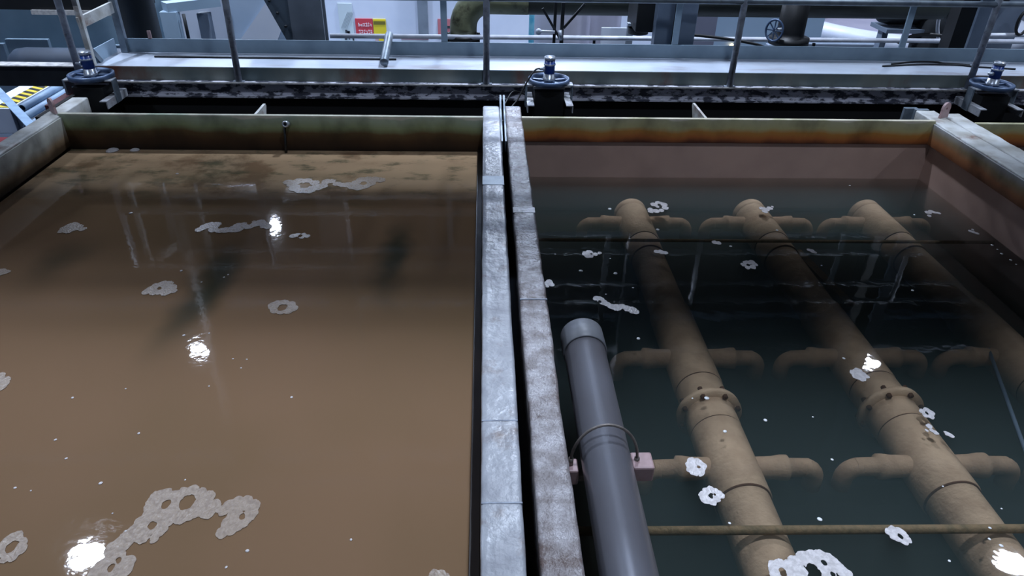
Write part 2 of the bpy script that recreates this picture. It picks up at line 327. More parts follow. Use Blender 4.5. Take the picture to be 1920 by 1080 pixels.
# foam outlines, world x, y, radius in metres
FOAM_LEFT = [
 ('long ragged string of pale foam near the far end of the brown tank', [(-1.154, 3.904, 0.022), (-1.122, 3.874, 0.0249), (-1.095, 3.821, 0.0278), (-1.054, 3.799, 0.0307), (-1.009, 3.8, 0.0307), (-0.967, 3.837, 0.0279), (-0.943, 3.853, 0.0218), (-1.096, 3.92, 0.0252), (-1.049, 3.921, 0.0252), (-0.998, 3.898, 0.022), (-0.932, 3.914, 0.022), (-0.903, 3.922, 0.0189), (-0.865, 3.884, 0.0188), (-0.831, 3.869, 0.0187), (-0.8, 3.87, 0.0219), (-0.766, 3.847, 0.0249), (-0.733, 3.833, 0.0248), (-0.699, 3.856, 0.0249), (-0.673, 3.894, 0.0251), (-0.755, 3.901, 0.022), (-0.73, 3.94, 0.0254), (-0.694, 3.956, 0.0223), (-0.655, 3.949, 0.0254), (-0.617, 3.942, 0.0222)], [(-1.045, 3.859, 0.028), (-0.711, 3.894, 0.0189)]),
 ('small brownish foam patch near the left side of the far brown water', [(-2.148, 3.279, 0.0135), (-2.139, 3.308, 0.0218), (-2.124, 3.338, 0.0247), (-2.091, 3.32, 0.0219), (-2.053, 3.302, 0.0136), (-2.114, 3.29, 0.0217)], []),
 ('dark ragged foam string just left of the bluish lamp reflection', [(-1.465, 3.299, 0.0165), (-1.45, 3.329, 0.0193), (-1.429, 3.348, 0.0222), (-1.398, 3.354, 0.0195), (-1.394, 3.3, 0.0192), (-1.356, 3.288, 0.0164), (-1.328, 3.294, 0.0192), (-1.299, 3.306, 0.022), (-1.272, 3.306, 0.022), (-1.284, 3.348, 0.0167), (-1.257, 3.349, 0.0195), (-1.222, 3.343, 0.0222), (-1.201, 3.367, 0.0223), (-1.177, 3.38, 0.0224), (-1.147, 3.349, 0.0195), (-1.123, 3.331, 0.0166)], [(-1.231, 3.373, 0.0112)]),
 ('faint small foam ring right of the bluish lamp reflection', [(-0.972, 3.232, 0.0136), (-0.953, 3.243, 0.0136), (-0.926, 3.243, 0.0136), (-0.902, 3.232, 0.0109), (-0.927, 3.22, 0.0108)], [(-0.937, 3.232, 0.0109)]),
 ('crinkled silvery foam patch in the middle left of the brown water', [(-1.498, 2.702, 0.0142), (-1.483, 2.724, 0.019), (-1.469, 2.742, 0.0215), (-1.448, 2.756, 0.024), (-1.428, 2.765, 0.0192), (-1.399, 2.738, 0.0167), (-1.38, 2.711, 0.0119), (-1.411, 2.707, 0.0213), (-1.441, 2.711, 0.019), (-1.463, 2.698, 0.0142)], [(-1.449, 2.733, 0.0095)]),
 ('smooth beige foam ring right of the middle of the brown water', [(-0.915, 2.594, 0.0162), (-0.896, 2.561, 0.0183), (-0.868, 2.548, 0.016), (-0.843, 2.556, 0.0183), (-0.821, 2.569, 0.0138), (-0.841, 2.598, 0.0162), (-0.874, 2.61, 0.0163), (-0.899, 2.61, 0.0139)], [(-0.872, 2.577, 0.0184)]),
 ('foam scrap at the left picture edge in the far brown water', [(-2.224, 2.882, 0.0147), (-2.202, 2.873, 0.0147), (-2.215, 2.858, 0.0122), (-2.188, 2.877, 0.0074)], []),
 ('foam scrap at the left picture edge in the middle of the brown water', [(-1.801, 2.12, 0.0139), (-1.771, 2.092, 0.0157), (-1.76, 2.059, 0.0136), (-1.755, 2.077, 0.0098)], []),
 ('crinkled glinting foam ring in the lower left corner', [(-1.365, 1.365, 0.0121), (-1.36, 1.383, 0.0137), (-1.343, 1.39, 0.0138), (-1.321, 1.372, 0.0122), (-1.313, 1.346, 0.0135), (-1.321, 1.329, 0.0134), (-1.335, 1.322, 0.0119), (-1.356, 1.34, 0.012), (-1.368, 1.351, 0.0121)], [(-1.34, 1.357, 0.0151)]),
 ('largest lacy foam trail curving up from the bottom lamp reflection', [(-1.053, 1.272, 0.0264), (-1.031, 1.282, 0.0236), (-1.002, 1.281, 0.0236), (-0.992, 1.298, 0.0148), (-1.036, 1.318, 0.0209), (-1.053, 1.345, 0.0181), (-1.034, 1.363, 0.0213), (-1.028, 1.385, 0.02), (-1.013, 1.403, 0.0217), (-0.989, 1.392, 0.0185), (-1.006, 1.428, 0.0219), (-0.992, 1.447, 0.0237), (-0.965, 1.437, 0.022), (-0.944, 1.452, 0.0237), (-0.989, 1.481, 0.0224), (-1.005, 1.509, 0.0194), (-1.0, 1.532, 0.018), (-0.979, 1.538, 0.018), (-0.95, 1.529, 0.0196), (-0.934, 1.502, 0.0194), (-0.936, 1.472, 0.0223), (-0.9, 1.459, 0.0191), (-0.92, 1.485, 0.0161), (-0.886, 1.463, 0.0159), (-0.872, 1.479, 0.0192), (-0.857, 1.491, 0.0225), (-0.83, 1.474, 0.0176), (-0.862, 1.515, 0.0179), (-0.927, 1.548, 0.0148), (-0.905, 1.556, 0.0149), (-0.875, 1.545, 0.0148), (-0.845, 1.532, 0.0147), (-0.819, 1.498, 0.0145), (-0.797, 1.481, 0.0096), (-0.946, 1.408, 0.0156), (-0.951, 1.38, 0.0108)], [(-0.964, 1.504, 0.0129), (-0.903, 1.512, 0.0211), (-0.974, 1.425, 0.011), (-0.998, 1.348, 0.0121), (-1.021, 1.306, 0.0074), (-1.031, 1.282, 0.0088)]),
 ('curled beige foam lobe at the right end of the largest foam trail', [(-0.784, 1.479, 0.0128), (-0.771, 1.497, 0.0162), (-0.75, 1.505, 0.0178), (-0.728, 1.505, 0.0179), (-0.702, 1.492, 0.0162), (-0.701, 1.464, 0.016), (-0.713, 1.44, 0.0174), (-0.726, 1.421, 0.0141), (-0.74, 1.406, 0.0125), (-0.763, 1.399, 0.014), (-0.757, 1.429, 0.0157), (-0.747, 1.461, 0.0175)], [(-0.723, 1.452, 0.0079)]),
 ('bit of foam at the bottom edge beside the grey wall cap', [(-0.14, 1.242, 0.0118), (-0.122, 1.241, 0.0118), (-0.107, 1.234, 0.0103)], []),
]
FOAM_RIGHT = [
 ('white ring shaped foam between the first and second sunken pipe', [(1.02, 3.928, 0.0131), (1.057, 3.996, 0.0167), (1.092, 4.02, 0.0167), (1.121, 3.997, 0.0167), (1.118, 3.951, 0.0165), (1.087, 3.913, 0.0131), (1.052, 3.906, 0.0164), (1.017, 3.898, 0.0131), (1.074, 3.966, 0.0099)], [(1.091, 3.997, 0.01), (1.056, 3.943, 0.0066)]),
 ("white foam scrap right of the second sunken pipe's far end", [(1.724, 3.948, 0.0133), (1.746, 3.933, 0.0166), (1.729, 3.903, 0.0132), (1.774, 3.949, 0.0133), (1.799, 3.972, 0.0067)], []),
 ('foam scrap in the far right corner of the dark water', [(2.756, 3.896, 0.0133), (2.785, 3.911, 0.0133), (2.797, 3.896, 0.01), (2.82, 3.889, 0.0099), (2.739, 3.851, 0.0099)], []),
 ('tiny foam chain beside the right tank wall', [(2.88, 3.647, 0.0095), (2.891, 3.633, 0.0095), (2.899, 3.62, 0.0094), (2.905, 3.667, 0.0064)], []),
 ('silvery foam tuft on the bright reflected line left of the first pipe', [(0.553, 3.372, 0.0146), (0.575, 3.384, 0.0146), (0.576, 3.348, 0.0145), (0.558, 3.342, 0.0116), (0.605, 3.366, 0.0117), (0.63, 3.378, 0.0088)], [(0.585, 3.366, 0.0058)]),
 ('smooth pale foam flake over the first sunken pipe', [(0.95, 3.397, 0.0118), (0.972, 3.391, 0.0147), (0.995, 3.385, 0.0118)], []),
 ('small flat foam flake between the two far pipes', [(1.304, 3.503, 0.0121), (1.324, 3.496, 0.0121)], []),
 ('angular silvery foam ring right of the second sunken pipe', [(1.391, 3.251, 0.0115), (1.416, 3.274, 0.0144), (1.444, 3.28, 0.0144), (1.454, 3.257, 0.0115), (1.433, 3.229, 0.0143), (1.405, 3.223, 0.0114)], [(1.417, 3.251, 0.0086)]),
 ('foam scrap stuck beside the pale wall cap', [(0.313, 3.062, 0.0109), (0.331, 3.078, 0.0136), (0.34, 3.052, 0.0108), (0.317, 3.036, 0.0081)], []),
 ('smeared foam trail left of the sunken pipe in the middle dark water', [(0.551, 2.922, 0.0132), (0.568, 2.912, 0.0158), (0.581, 2.888, 0.0157), (0.599, 2.869, 0.013), (0.617, 2.85, 0.0155), (0.639, 2.841, 0.0181), (0.667, 2.85, 0.013), (0.69, 2.832, 0.0155), (0.713, 2.818, 0.018), (0.726, 2.804, 0.0128)], [(0.566, 2.893, 0.0078)]),
 ('slender foam sliver near the slanting underwater streak', [(1.815, 3.417, 0.009), (1.828, 3.405, 0.0119), (1.836, 3.387, 0.0089)], []),
 ('pinkish foam flake just under the half moon lamp reflection', [(1.585, 2.331, 0.0137), (1.607, 2.339, 0.0161), (1.617, 2.32, 0.0137), (1.601, 2.299, 0.0136), (1.585, 2.31, 0.0136), (1.626, 2.31, 0.0091)], []),
 ('foam ring in the right half above the loose foam dots', [(1.754, 2.087, 0.0107), (1.775, 2.093, 0.0107), (1.784, 2.078, 0.0107), (1.77, 2.059, 0.0106), (1.753, 2.065, 0.0085)], [(1.764, 2.078, 0.0064)]),
 ('pair of foam crumbs under the foam ring on the right', [(1.734, 2.002, 0.0083), (1.732, 1.978, 0.0062), (1.742, 1.966, 0.0082), (1.713, 1.978, 0.0041)], []),
 ('small oval foam flake on the right side of the dark water', [(1.783, 1.96, 0.0082), (1.791, 1.951, 0.0082)], []),
 ('crinkled white foam ball left of the first sunken branch pipe', [(0.74, 1.811, 0.0116), (0.756, 1.827, 0.0155), (0.774, 1.821, 0.0155), (0.785, 1.803, 0.0135), (0.77, 1.783, 0.0153), (0.749, 1.786, 0.0153), (0.736, 1.788, 0.0096)], [(0.773, 1.803, 0.0058)]),
 ('swirled white foam patch at the near ring of the first sunken pipe', [(0.757, 1.668, 0.0129), (0.772, 1.689, 0.0111), (0.79, 1.696, 0.0112), (0.803, 1.686, 0.0111), (0.814, 1.674, 0.0111), (0.799, 1.658, 0.011), (0.778, 1.649, 0.0128), (0.76, 1.653, 0.0128)], [(0.781, 1.67, 0.0074), (0.797, 1.672, 0.0037)]),
 ('silvery foam wedge lying over the near cross bar', [(1.332, 1.506, 0.0105), (1.349, 1.512, 0.0123), (1.366, 1.509, 0.0123), (1.374, 1.497, 0.0123), (1.379, 1.475, 0.0087), (1.361, 1.476, 0.0122), (1.347, 1.486, 0.0122), (1.336, 1.493, 0.0105)], [(1.358, 1.49, 0.007)]),
 ('large lacy foam patch at the bottom edge below the dark tank', [(0.902, 1.378, 0.0166), (0.925, 1.385, 0.0167), (0.947, 1.381, 0.0167), (0.976, 1.396, 0.0184), (1.009, 1.411, 0.0185), (1.038, 1.414, 0.0186), (1.065, 1.414, 0.0186), (1.084, 1.402, 0.0185), (1.098, 1.386, 0.0167), (1.11, 1.367, 0.0149), (1.121, 1.353, 0.0132), (0.934, 1.355, 0.0165), (0.978, 1.365, 0.0182), (1.05, 1.375, 0.0166), (1.069, 1.356, 0.0149), (0.899, 1.352, 0.0148), (1.02, 1.387, 0.015), (0.97, 1.345, 0.0164), (1.044, 1.341, 0.0164)], [(1.021, 1.364, 0.0199), (0.923, 1.362, 0.0116), (1.066, 1.394, 0.0084), (1.077, 1.352, 0.0083)]),
]
FLECK_LEFT = [(-1.478, 1.997, 0.0057), (-1.311, 2.045, 0.0039), (-1.015, 2.057, 0.0039), (-1.122, 2.39, 0.0043), (-1.218, 2.376, 0.0065), (-0.929, 2.163, 0.0041), (-0.922, 2.216, 0.0041), (-0.976, 2.22, 0.0041), (-1.432, 1.785, 0.0053), (-1.355, 1.699, 0.0052), (-1.198, 1.592, 0.0067), (-1.17, 1.812, 0.0054), (-1.45, 1.577, 0.0049), (-1.396, 1.565, 0.0033), (-0.942, 1.602, 0.0034), (-1.043, 1.406, 0.0062), (-1.11, 1.473, 0.0032), (-0.717, 1.28, 0.0044), (-0.699, 1.992, 0.0058), (-0.674, 1.333, 0.0061), (-0.387, 1.366, 0.0046), (-1.41, 2.887, 0.0074), (-1.284, 2.788, 0.0048), (-1.837, 4.021, 0.0096), (-1.185, 2.853, 0.0049), (-1.197, 2.83, 0.0049), (-2.373, 4.384, 0.0409), (-2.237, 4.395, 0.0308), (-1.889, 3.488, 0.0114)]
FLECK_RIGHT = [(0.68, 3.319, 0.0058), (0.505, 3.189, 0.0112), (0.684, 3.162, 0.0112), (0.386, 3.366, 0.0058), (0.752, 3.021, 0.0054), (0.605, 2.961, 0.0053), (1.01, 3.658, 0.0125), (1.717, 3.655, 0.0094), (1.383, 3.459, 0.009), (2.44, 4.304, 0.0071), (2.652, 3.865, 0.0066), (2.186, 2.993, 0.0082), (0.699, 2.588, 0.0097), (1.584, 2.435, 0.0071), (1.1, 2.045, 0.0084), (0.922, 1.985, 0.0082), (1.296, 2.061, 0.0042), (1.121, 1.564, 0.0089), (0.812, 1.553, 0.0053), (1.47, 1.395, 0.0051), (1.769, 1.598, 0.0037), (1.679, 1.519, 0.0053), (1.65, 1.475, 0.0052), (1.673, 1.449, 0.0069), (0.903, 2.177, 0.0108), (0.844, 2.177, 0.0043), (1.815, 3.246, 0.0058), (0.77, 3.933, 0.0131), (1.277, 1.833, 0.0059), (1.62, 1.7, 0.0038), (2.904, 3.476, 0.0092), (2.897, 3.377, 0.009), (2.903, 3.305, 0.0088), (2.904, 3.426, 0.006), (2.903, 3.258, 0.0058)]

# ================================================================== THE HALL
X0, X1, Y0, Y1, ZF, ZC = -14.0, 16.0, -6.0, 16.3, -2.8, 6.9
struct(MB().box(X0, X1, Y0, Y1, ZF-.2, ZF), 'floor', M['floor'])
struct(MB().box(X0, X1, Y0, Y1, ZC, ZC+.2), 'ceiling', M['ceiling'])
struct(MB().box(X0, X1, Y1, Y1+.2, ZF, ZC), 'wall_back', M['wall'])
struct(MB().box(X0, X1, Y0-.2, Y0, ZF, ZC), 'wall_front', M['wall'])
struct(MB().box(X0, X1, Y1-.08, Y1, 5.25, ZC), 'trim_6', M['cladding'])
struct(MB().box(X0-.2, X0, Y0, Y1, ZF, ZC), 'wall_left', M['wall'])
struct(MB().box(X1, X1+.2, Y0, Y1, ZF, ZC), 'wall_right', M['wall'])
# two unseen ducts added above the tanks to cast the dark band
for i, (ya, dy, lb) in enumerate(((5.22, -.11, 'unseen round duct added to shade the tanks, above the tank side of the walkway'), (2.09, -.11, 'unseen round duct added to shade the tanks, above their middle'))):
    t = thing('shade_duct', (1.0, ya, 3.9), lb, 'duct', 'added shade ducts over the tanks')
    MB().cyl((-13.9, ya-dy*3.2, 4.1), (15.9, ya+dy*3.2, 4.1), .255, 32).build('shade_duct_body', M['galv'], t)
    for xx in (-9, -4, 1, 6, 11): MB().cyl((xx, ya+dy*(xx-1)/4.6, 4.32), (xx, ya+dy*(xx-1)/4.6, ZC), .008, 8).build('hanger', M['rod'], t)
# roof purlins
for i, y in enumerate((-3.8, .4, 4.9, 8.4, 12.9)):
    b = MB().box(X0, X1, y-.09, y+.09, ZC-.34, ZC-.31).box(X0, X1, y-.01, y+.01, ZC-.31, ZC-.02).box(X0, X1, y-.09, y+.09, ZC-.02, ZC)
    struct(b, 'trim_%d' % (i+1), M['paint'])
# lamp bodies
rowname = {-2.9: 'row far behind the walkway viewer', 1.6: 'row over the near tanks', 6.1: 'row just past the walkway', 10.55: 'middle background row', 15.4: 'row by the back wall'}
for (x, y) in LAMPS:
    side = {-5.15: 'left', 1.05: 'centre', 7.3: 'right'}[x]
    t = thing('high_bay_lamp', (x, y, LAMP_Z), 'round high bay lamp hung on a rod, %s column, %s' % (side, rowname[y]), 'lamp', 'high bay lamps under the roof')
    MB().lathe((x, y, LAMP_Z+.015), (0, 0, 1), [(0, .24), (.02, .25), (.14, .13), (.16, .1), (.3, .1), (.31, 0)]).build('housing', M['silver'], t)
    MB().cyl((x, y, LAMP_Z+.3), (x, y, ZC), .012, 8).build('hanging_rod', M['rod'], t)

# ================================================================== TANKS
def cap_beam(x0, x1, y0, y1, z0, z1, amp, seed, step=.016):
    """coated wall cap with an uneven, lumpy surface"""
    mb = MB(); bm = mb.bm; r = .009; w_ = x1-x0; prof = []
    def arc(cx, cz, a0, a1, n=3):
        for i in range(n+1):
            a = a0+(a1-a0)*i/n; prof.append((cx+r*math.cos(a), cz+r*math.sin(a)))
    prof.append((x1, z0)); prof.append((x1, (z0+z1)/2)); arc(x1-r, z1-r, 0, PI/2)
    for k in range(1, 7): prof.append((x1-r-(w_-2*r)*k/7, z1))
    arc(x0+r, z1-r, PI/2, PI); prof.append((x0, (z0+z1)/2)); prof.append((x0, z0))
    n = int((y1-y0)/step); rings = []
    for j in range(n+1):
        y = y0+(y1-y0)*j/n; ring = []
        wob = noise.noise(Vector((seed, y*2.1, 0)))*amp*.9
        for (x, z) in prof:
            p = Vector((x*14, y*9, z*14+seed)); q = Vector((x*40, y*34, z*40+seed))
            d = noise.noise(p)*amp + noise.noise(q)*amp*.38
            cx = (x0+x1)/2; nx = (x-cx)/(w_/2)
            top = 1 if z > z1-r else 0
            ring.append(bm.verts.new((x+(d+wob)*nx*.9, y, z+(d*.6 if top else 0))))
        rings.append(ring)
    for A, B in zip(rings, rings[1:]):
        for i in range(len(prof)-1):
            f = bm.faces.new((A[i], A[i+1], B[i+1], B[i])); f.smooth = True
        f = bm.faces.new((A[-1], A[0], B[0], B[-1]))
    bm.faces.new(rings[0]); bm.faces.new(rings[-1][::-1])
    return mb
YW = 4.41
# ---- left tank
tl = thing('settling_tank', (-1.33, 1.5, -1.7), 'wide left tank brim-full of brown water, with green and brown stained end board', 'tank', 'open water tanks side by side')
cap_beam(-.010, .102, -1.5, 4.665, -.13, 0, .0020, 3).build('wall_cap', M['cap'], tl, 'smooth pale grey wall cap on the right side')
cap_beam(-2.755, -2.648, -1.5, 4.78, -.13, 0, .0025, 9).build('wall_cap', M['cap3'], tl, 'stained grey wall cap on the left side')
for k, y in enumerate((4.668, 4.695)):
    MB().box(-.006, .090, y, y+.02, -.13, -.006-.006*k, .004).build('end_strip', M['galv'], tl)
MB().box(-2.652, -2.640, -1.5, YW, -.20, -.012).build('side_board', M['rimL'], tl, 'pale board stained brown at the bottom')
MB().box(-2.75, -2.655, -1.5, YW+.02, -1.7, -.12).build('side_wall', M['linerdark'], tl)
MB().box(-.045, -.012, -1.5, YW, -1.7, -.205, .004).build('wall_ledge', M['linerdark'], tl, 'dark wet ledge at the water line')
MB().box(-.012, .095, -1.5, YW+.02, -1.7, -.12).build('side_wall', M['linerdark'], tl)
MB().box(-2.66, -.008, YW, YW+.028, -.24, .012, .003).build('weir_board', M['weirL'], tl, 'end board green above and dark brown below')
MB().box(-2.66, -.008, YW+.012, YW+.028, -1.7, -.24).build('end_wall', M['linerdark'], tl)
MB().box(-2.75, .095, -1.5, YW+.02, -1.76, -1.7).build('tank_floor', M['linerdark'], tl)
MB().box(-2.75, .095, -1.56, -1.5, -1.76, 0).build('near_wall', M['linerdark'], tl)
# ---- right tank
tr_ = thing('settling_tank', (1.6, 1.5, -1.7), 'right tank of clear dark water over sunken pipes, with rust stained end board', 'tank', 'open water tanks side by side')
cap_beam(.137, .242, -1.5, 4.665, -.13, 0, .0034, 21).build('wall_cap', M['cap2'], tr_, 'rough pitted wall cap on the left side')
cap_beam(2.952, 3.084, -1.5, 4.66, -.13, 0, .0035, 33).build('wall_cap', M['cap3'], tr_, 'flat pale wall cap on the right side')
for k, y in enumerate((4.668, 4.695)):
    MB().box(.140, .236, y, y+.02, -.13, -.006-.006*k, .004).build('end_strip', M['galv'], tr_)
    MB().box(2.956-.05*k, 3.05-.05*k, y+.02*k, y+.03+.02*k, -.13, .004-.006*k, .004).build('end_strip', M['galv'], tr_)
MB().box(2.940, 2.955, -1.5, YW, -.145, -.010).build('side_board', M['rimR'], tr_, 'side board with an orange rust line')
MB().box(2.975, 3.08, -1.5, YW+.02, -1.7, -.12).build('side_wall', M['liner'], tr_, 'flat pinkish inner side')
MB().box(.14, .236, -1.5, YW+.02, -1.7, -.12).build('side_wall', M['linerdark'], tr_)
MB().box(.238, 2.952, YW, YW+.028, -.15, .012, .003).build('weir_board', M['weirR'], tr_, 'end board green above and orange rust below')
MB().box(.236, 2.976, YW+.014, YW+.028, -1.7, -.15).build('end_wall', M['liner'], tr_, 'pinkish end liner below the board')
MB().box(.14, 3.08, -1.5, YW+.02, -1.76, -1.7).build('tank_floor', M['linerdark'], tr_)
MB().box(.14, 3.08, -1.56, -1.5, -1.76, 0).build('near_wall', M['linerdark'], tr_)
# ---- third tank, its edge at the right of the picture
tt = thing('settling_tank', (4.4, 1.5, -1.7), 'third tank at the right picture edge, only its cap and stained end board showing', 'tank', 'open water tanks side by side')
cap_beam(3.092, 3.222, -1.5, 4.60, -.13, 0, .0035, 41).build('wall_cap', M['cap3'], tt)
MB().box(3.222, 5.8, YW-.01, YW+.02, -.16, .0, .003).build('weir_board', M['weirR'], tt)
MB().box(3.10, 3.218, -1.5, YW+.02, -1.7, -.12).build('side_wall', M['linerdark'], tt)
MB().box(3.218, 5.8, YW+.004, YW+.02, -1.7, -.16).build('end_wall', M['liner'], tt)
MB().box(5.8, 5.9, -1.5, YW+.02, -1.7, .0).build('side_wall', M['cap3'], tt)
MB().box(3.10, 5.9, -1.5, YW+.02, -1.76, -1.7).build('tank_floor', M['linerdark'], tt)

# ================================================================== WATER
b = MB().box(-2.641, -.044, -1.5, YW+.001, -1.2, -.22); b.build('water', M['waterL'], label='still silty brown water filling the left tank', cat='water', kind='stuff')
b = MB().box(.236, 2.976, -1.5, YW+.015, -1.69, -.40); b.build('water', M['waterR'], label='clear dark water in the right tank with pipes below its surface', cat='water', kind='stuff')

# ================================================================== FOAM
def foam(name_, label, blobs, holes, z, m, cat='foam', group=None, seed=0):
    x0 = min(b[0]-b[2] for b in blobs)-.01; x1 = max(b[0]+b[2] for b in blobs)+.01
    y0 = min(b[1]-b[2]*1.3 for b in blobs)-.01; y1 = max(b[1]+b[2]*1.3 for b in blobs)+.01
    h = max(.0022, min(.006, (x1-x0)/110)); nx = int((x1-x0)/h)+2; ny = int((y1-y0)/h)+2
    def fld(x, y):
        wx = x+noise.noise(Vector((x*55, y*55, seed)))*.0045; wy = y+noise.noise(Vector((x*55, y*55, seed+9)))*.0045
        f = -1
        for (a, b_, r) in blobs:
            f = max(f, 1-math.hypot(wx-a, (wy-b_)*.8)/(r*1.3))
        for (a, b_, r) in holes:
            f = min(f, (math.hypot(wx-a, (wy-b_)*.7)/r-1)*.8)
        return f+noise.noise(Vector((x*130, y*130, seed+3)))*.10
    mb = MB(); bm = mb.bm; F = [[fld(x0+i*h, y0+j*h) for j in range(ny)] for i in range(nx)]; vc = {}
    def V(key, p):
        if key not in vc: vc[key] = bm.verts.new((p[0], p[1], z))
        return vc[key]
    def corner(i, j): return V(('c', i, j), (x0+i*h, y0+j*h))
    def edge(a, b_):
        k = ('e',)+tuple(sorted((a, b_))); a, b_ = sorted((a, b_)); fa = F[a[0]][a[1]]; fb = F[b_[0]][b_[1]]; t = min(.95, max(.05, fa/(fa-fb)))
        return V(k, (x0+(a[0]+(b_[0]-a[0])*t)*h, y0+(a[1]+(b_[1]-a[1])*t)*h))
    for i in range(nx-1):
        for j in range(ny-1):
            c = [(i, j), (i+1, j), (i+1, j+1), (i, j+1)]; ins = [F[a][b_] > 0 for a, b_ in c]
            if not any(ins): continue
            poly = []
            for k in range(4):
                if ins[k]: poly.append(corner(*c[k]))
                if ins[k] != ins[(k+1) % 4]: poly.append(edge(c[k], c[(k+1) % 4]))
            if len(poly) >= 3:
                try: bm.faces.new(poly)
                except ValueError: pass
    r = bmesh.ops.extrude_face_region(bm, geom=list(bm.faces))
    for e in r['geom']:
        if isinstance(e, bmesh.types.BMVert):
            e.co.z += .0014+.0012*abs(noise.noise(Vector((e.co.x*90, e.co.y*90, seed))))
    if not bm.faces: return
    mb.build(name_, m, label=label, cat=cat, group=group)
for i, (lb, bl, ho) in enumerate(FOAM_LEFT): foam('foam_patch', lb, bl, ho, -.2195, M['foam'], group='foam on the brown water', seed=i*5.3)
for i, (lb, bl, ho) in enumerate(FOAM_RIGHT): foam('foam_patch', lb, bl, ho, -.3995, M['foamR'], group='foam on the dark water', seed=50+i*4.1)
def flecks(tab, z, label, group, m):
    base = None
    for (x, y, r) in tab:
        if base is None:
            mb = MB(); mb.lathe((0, 0, 0), (0, 0, 1), [(0, 0), (0, .9), (.25, .8), (.5, .45), (.6, 0)], 10)
            bmesh.ops.scale(mb.bm, vec=(1, 1, 1), verts=mb.bm.verts)
            o = mb.build('foam_fleck', m, label=label, cat='foam', group=group); base = o
        else:
            o = base.copy(); COL.objects.link(o)
        o.location = (x, y, z); o.scale = (r*1.0, r*1.15, r*.7); o.rotation_euler = (0, 0, x*40)
flecks(FLECK_LEFT, -.2195, 'tiny white foam fleck floating on the brown water', 'foam flecks on the brown water', M['foamR'])
flecks(FLECK_RIGHT, -.3995, 'tiny white foam fleck floating on the dark clear water', 'foam flecks on the dark water', M['fleck'])

# ================================================================== SUNKEN PIPES
ZP = -.55
PIPES = [(.955, 'first sunken silt covered pipe, nearest the middle walls'), (1.745, 'second sunken silt covered pipe, in the middle of the dark tank'), (2.52, 'third sunken silt covered pipe, beside the right tank wall')]
def branch(x, y, s, parent):
    m = MB(); m.lathe((x+s*.09, y, ZP+.015), (s, 0, 0), [(0, .043), (.07, .045), (.105, .050), (.125, .050), (.13, .037), (.185, .036), (.215, .035)], 20)
    pts = [(x+s*(.28+.055*math.sin(a)), y, ZP+.015-.055*(1-math.cos(a))) for a in [k*PI/2/6 for k in range(7)]]+[(x+s*.335, y, ZP-.09)]
    m.tube(pts, .036, 20)
    return m.build('branch_pipe', M['silt'], parent)
for (x, lb) in PIPES:
    t = thing('sunken_pipe', (x, 4.19, ZP), lb, 'pipe', 'sunken pipes in the dark tank')
    # the pipe body with its sockets and tees as steps of radius, going towards the viewer
    pr = [(0, 0), (0, .098), (.008, .106), (.062, .107), (.065, .1005), (.067, .1005), (.07, .106), (.455, .107), (.46, .098), (.462, .1005), (.625, .1015), (.63, .096), (1.2, .096), (1.205, .106),
          (1.78, .107), (1.785, .100), (1.79, .104), (1.90, .106), (1.935, .110), (1.985, .104), (1.99, .107), (2.055, .107), (2.06, .100), (2.062, .1), (2.065, .106), (2.42, .107), (2.425, .098), (3.6, .098), (3.605, .106), (4.2, .106), (4.21, .098), (5.5, .098), (5.5, 0)]
    MB().lathe((x, 4.19, ZP), (0, -1, 0), pr, 40).build('pipe_body', M['silt'], t)
    for yy in (4.19-.065, 4.19-.458, 4.19-.628, 4.19-1.783, 4.19-2.058, 4.19-2.424):
        MB().lathe((x, yy+.002, ZP), (0, -1, 0), [(0, .09), (0, .1035), (.007, .1035), (.007, .09)], 40).build('joint_groove', M['siltdark'], t)
    fl = MB().lathe((x, 2.262, ZP), (0, -1, 0), [(0, .1), (0, .136), (.026, .138), (.028, .1)], 40).build('flange', M['silt'], t)
    for k in range(8):
        a = 2*PI*(k+.5)/8; cx, cz = x+.122*math.cos(a), ZP+.122*math.sin(a)
        MB().cyl((cx, 2.222, cz), (cx, 2.285, cz), .011, 6).build('bolt', M['siltdark'], fl)
    for yb in (4.01, 2.615, 1.925):
        for s in (-1, 1): branch(x, yb, s, t)
    for yb in (3.9, 1.2, -.8):
        MB().box(x-.09, x+.09, yb-.04, yb+.04, -1.7, ZP-.09).build('support_leg', M['linerdark'], t)
MB().cyl((.236, 3.581, -.425), (2.976, 3.558, -.425), .0095, 12).build('cross_bar', M['algaebar'], label='thin slimy bar just under the water across the far part of the dark tank', cat='bar')
MB().cyl((.236, 1.553, -.428), (2.976, 1.525, -.428), .0155, 14).build('cross_bar', M['algaebar'], label='thicker slimy bar just under the water across the near part of the dark tank', cat='bar')
MB().cyl((2.40, 2.63, -.50), (1.98, 1.56, -.50), .008, 10).build('sunken_rod', M['bluepipe'], label='thin pale rod slanting under the water at the right side of the dark tank', cat='rod')
MB().obox((1.85, 3.62, -.52), (1.955, 3.10, -.56), .05, .02).build('sunken_strip', M['algaebar'], label='short blurry strip slanting under the water between the second and third sunken pipes', cat='strip')

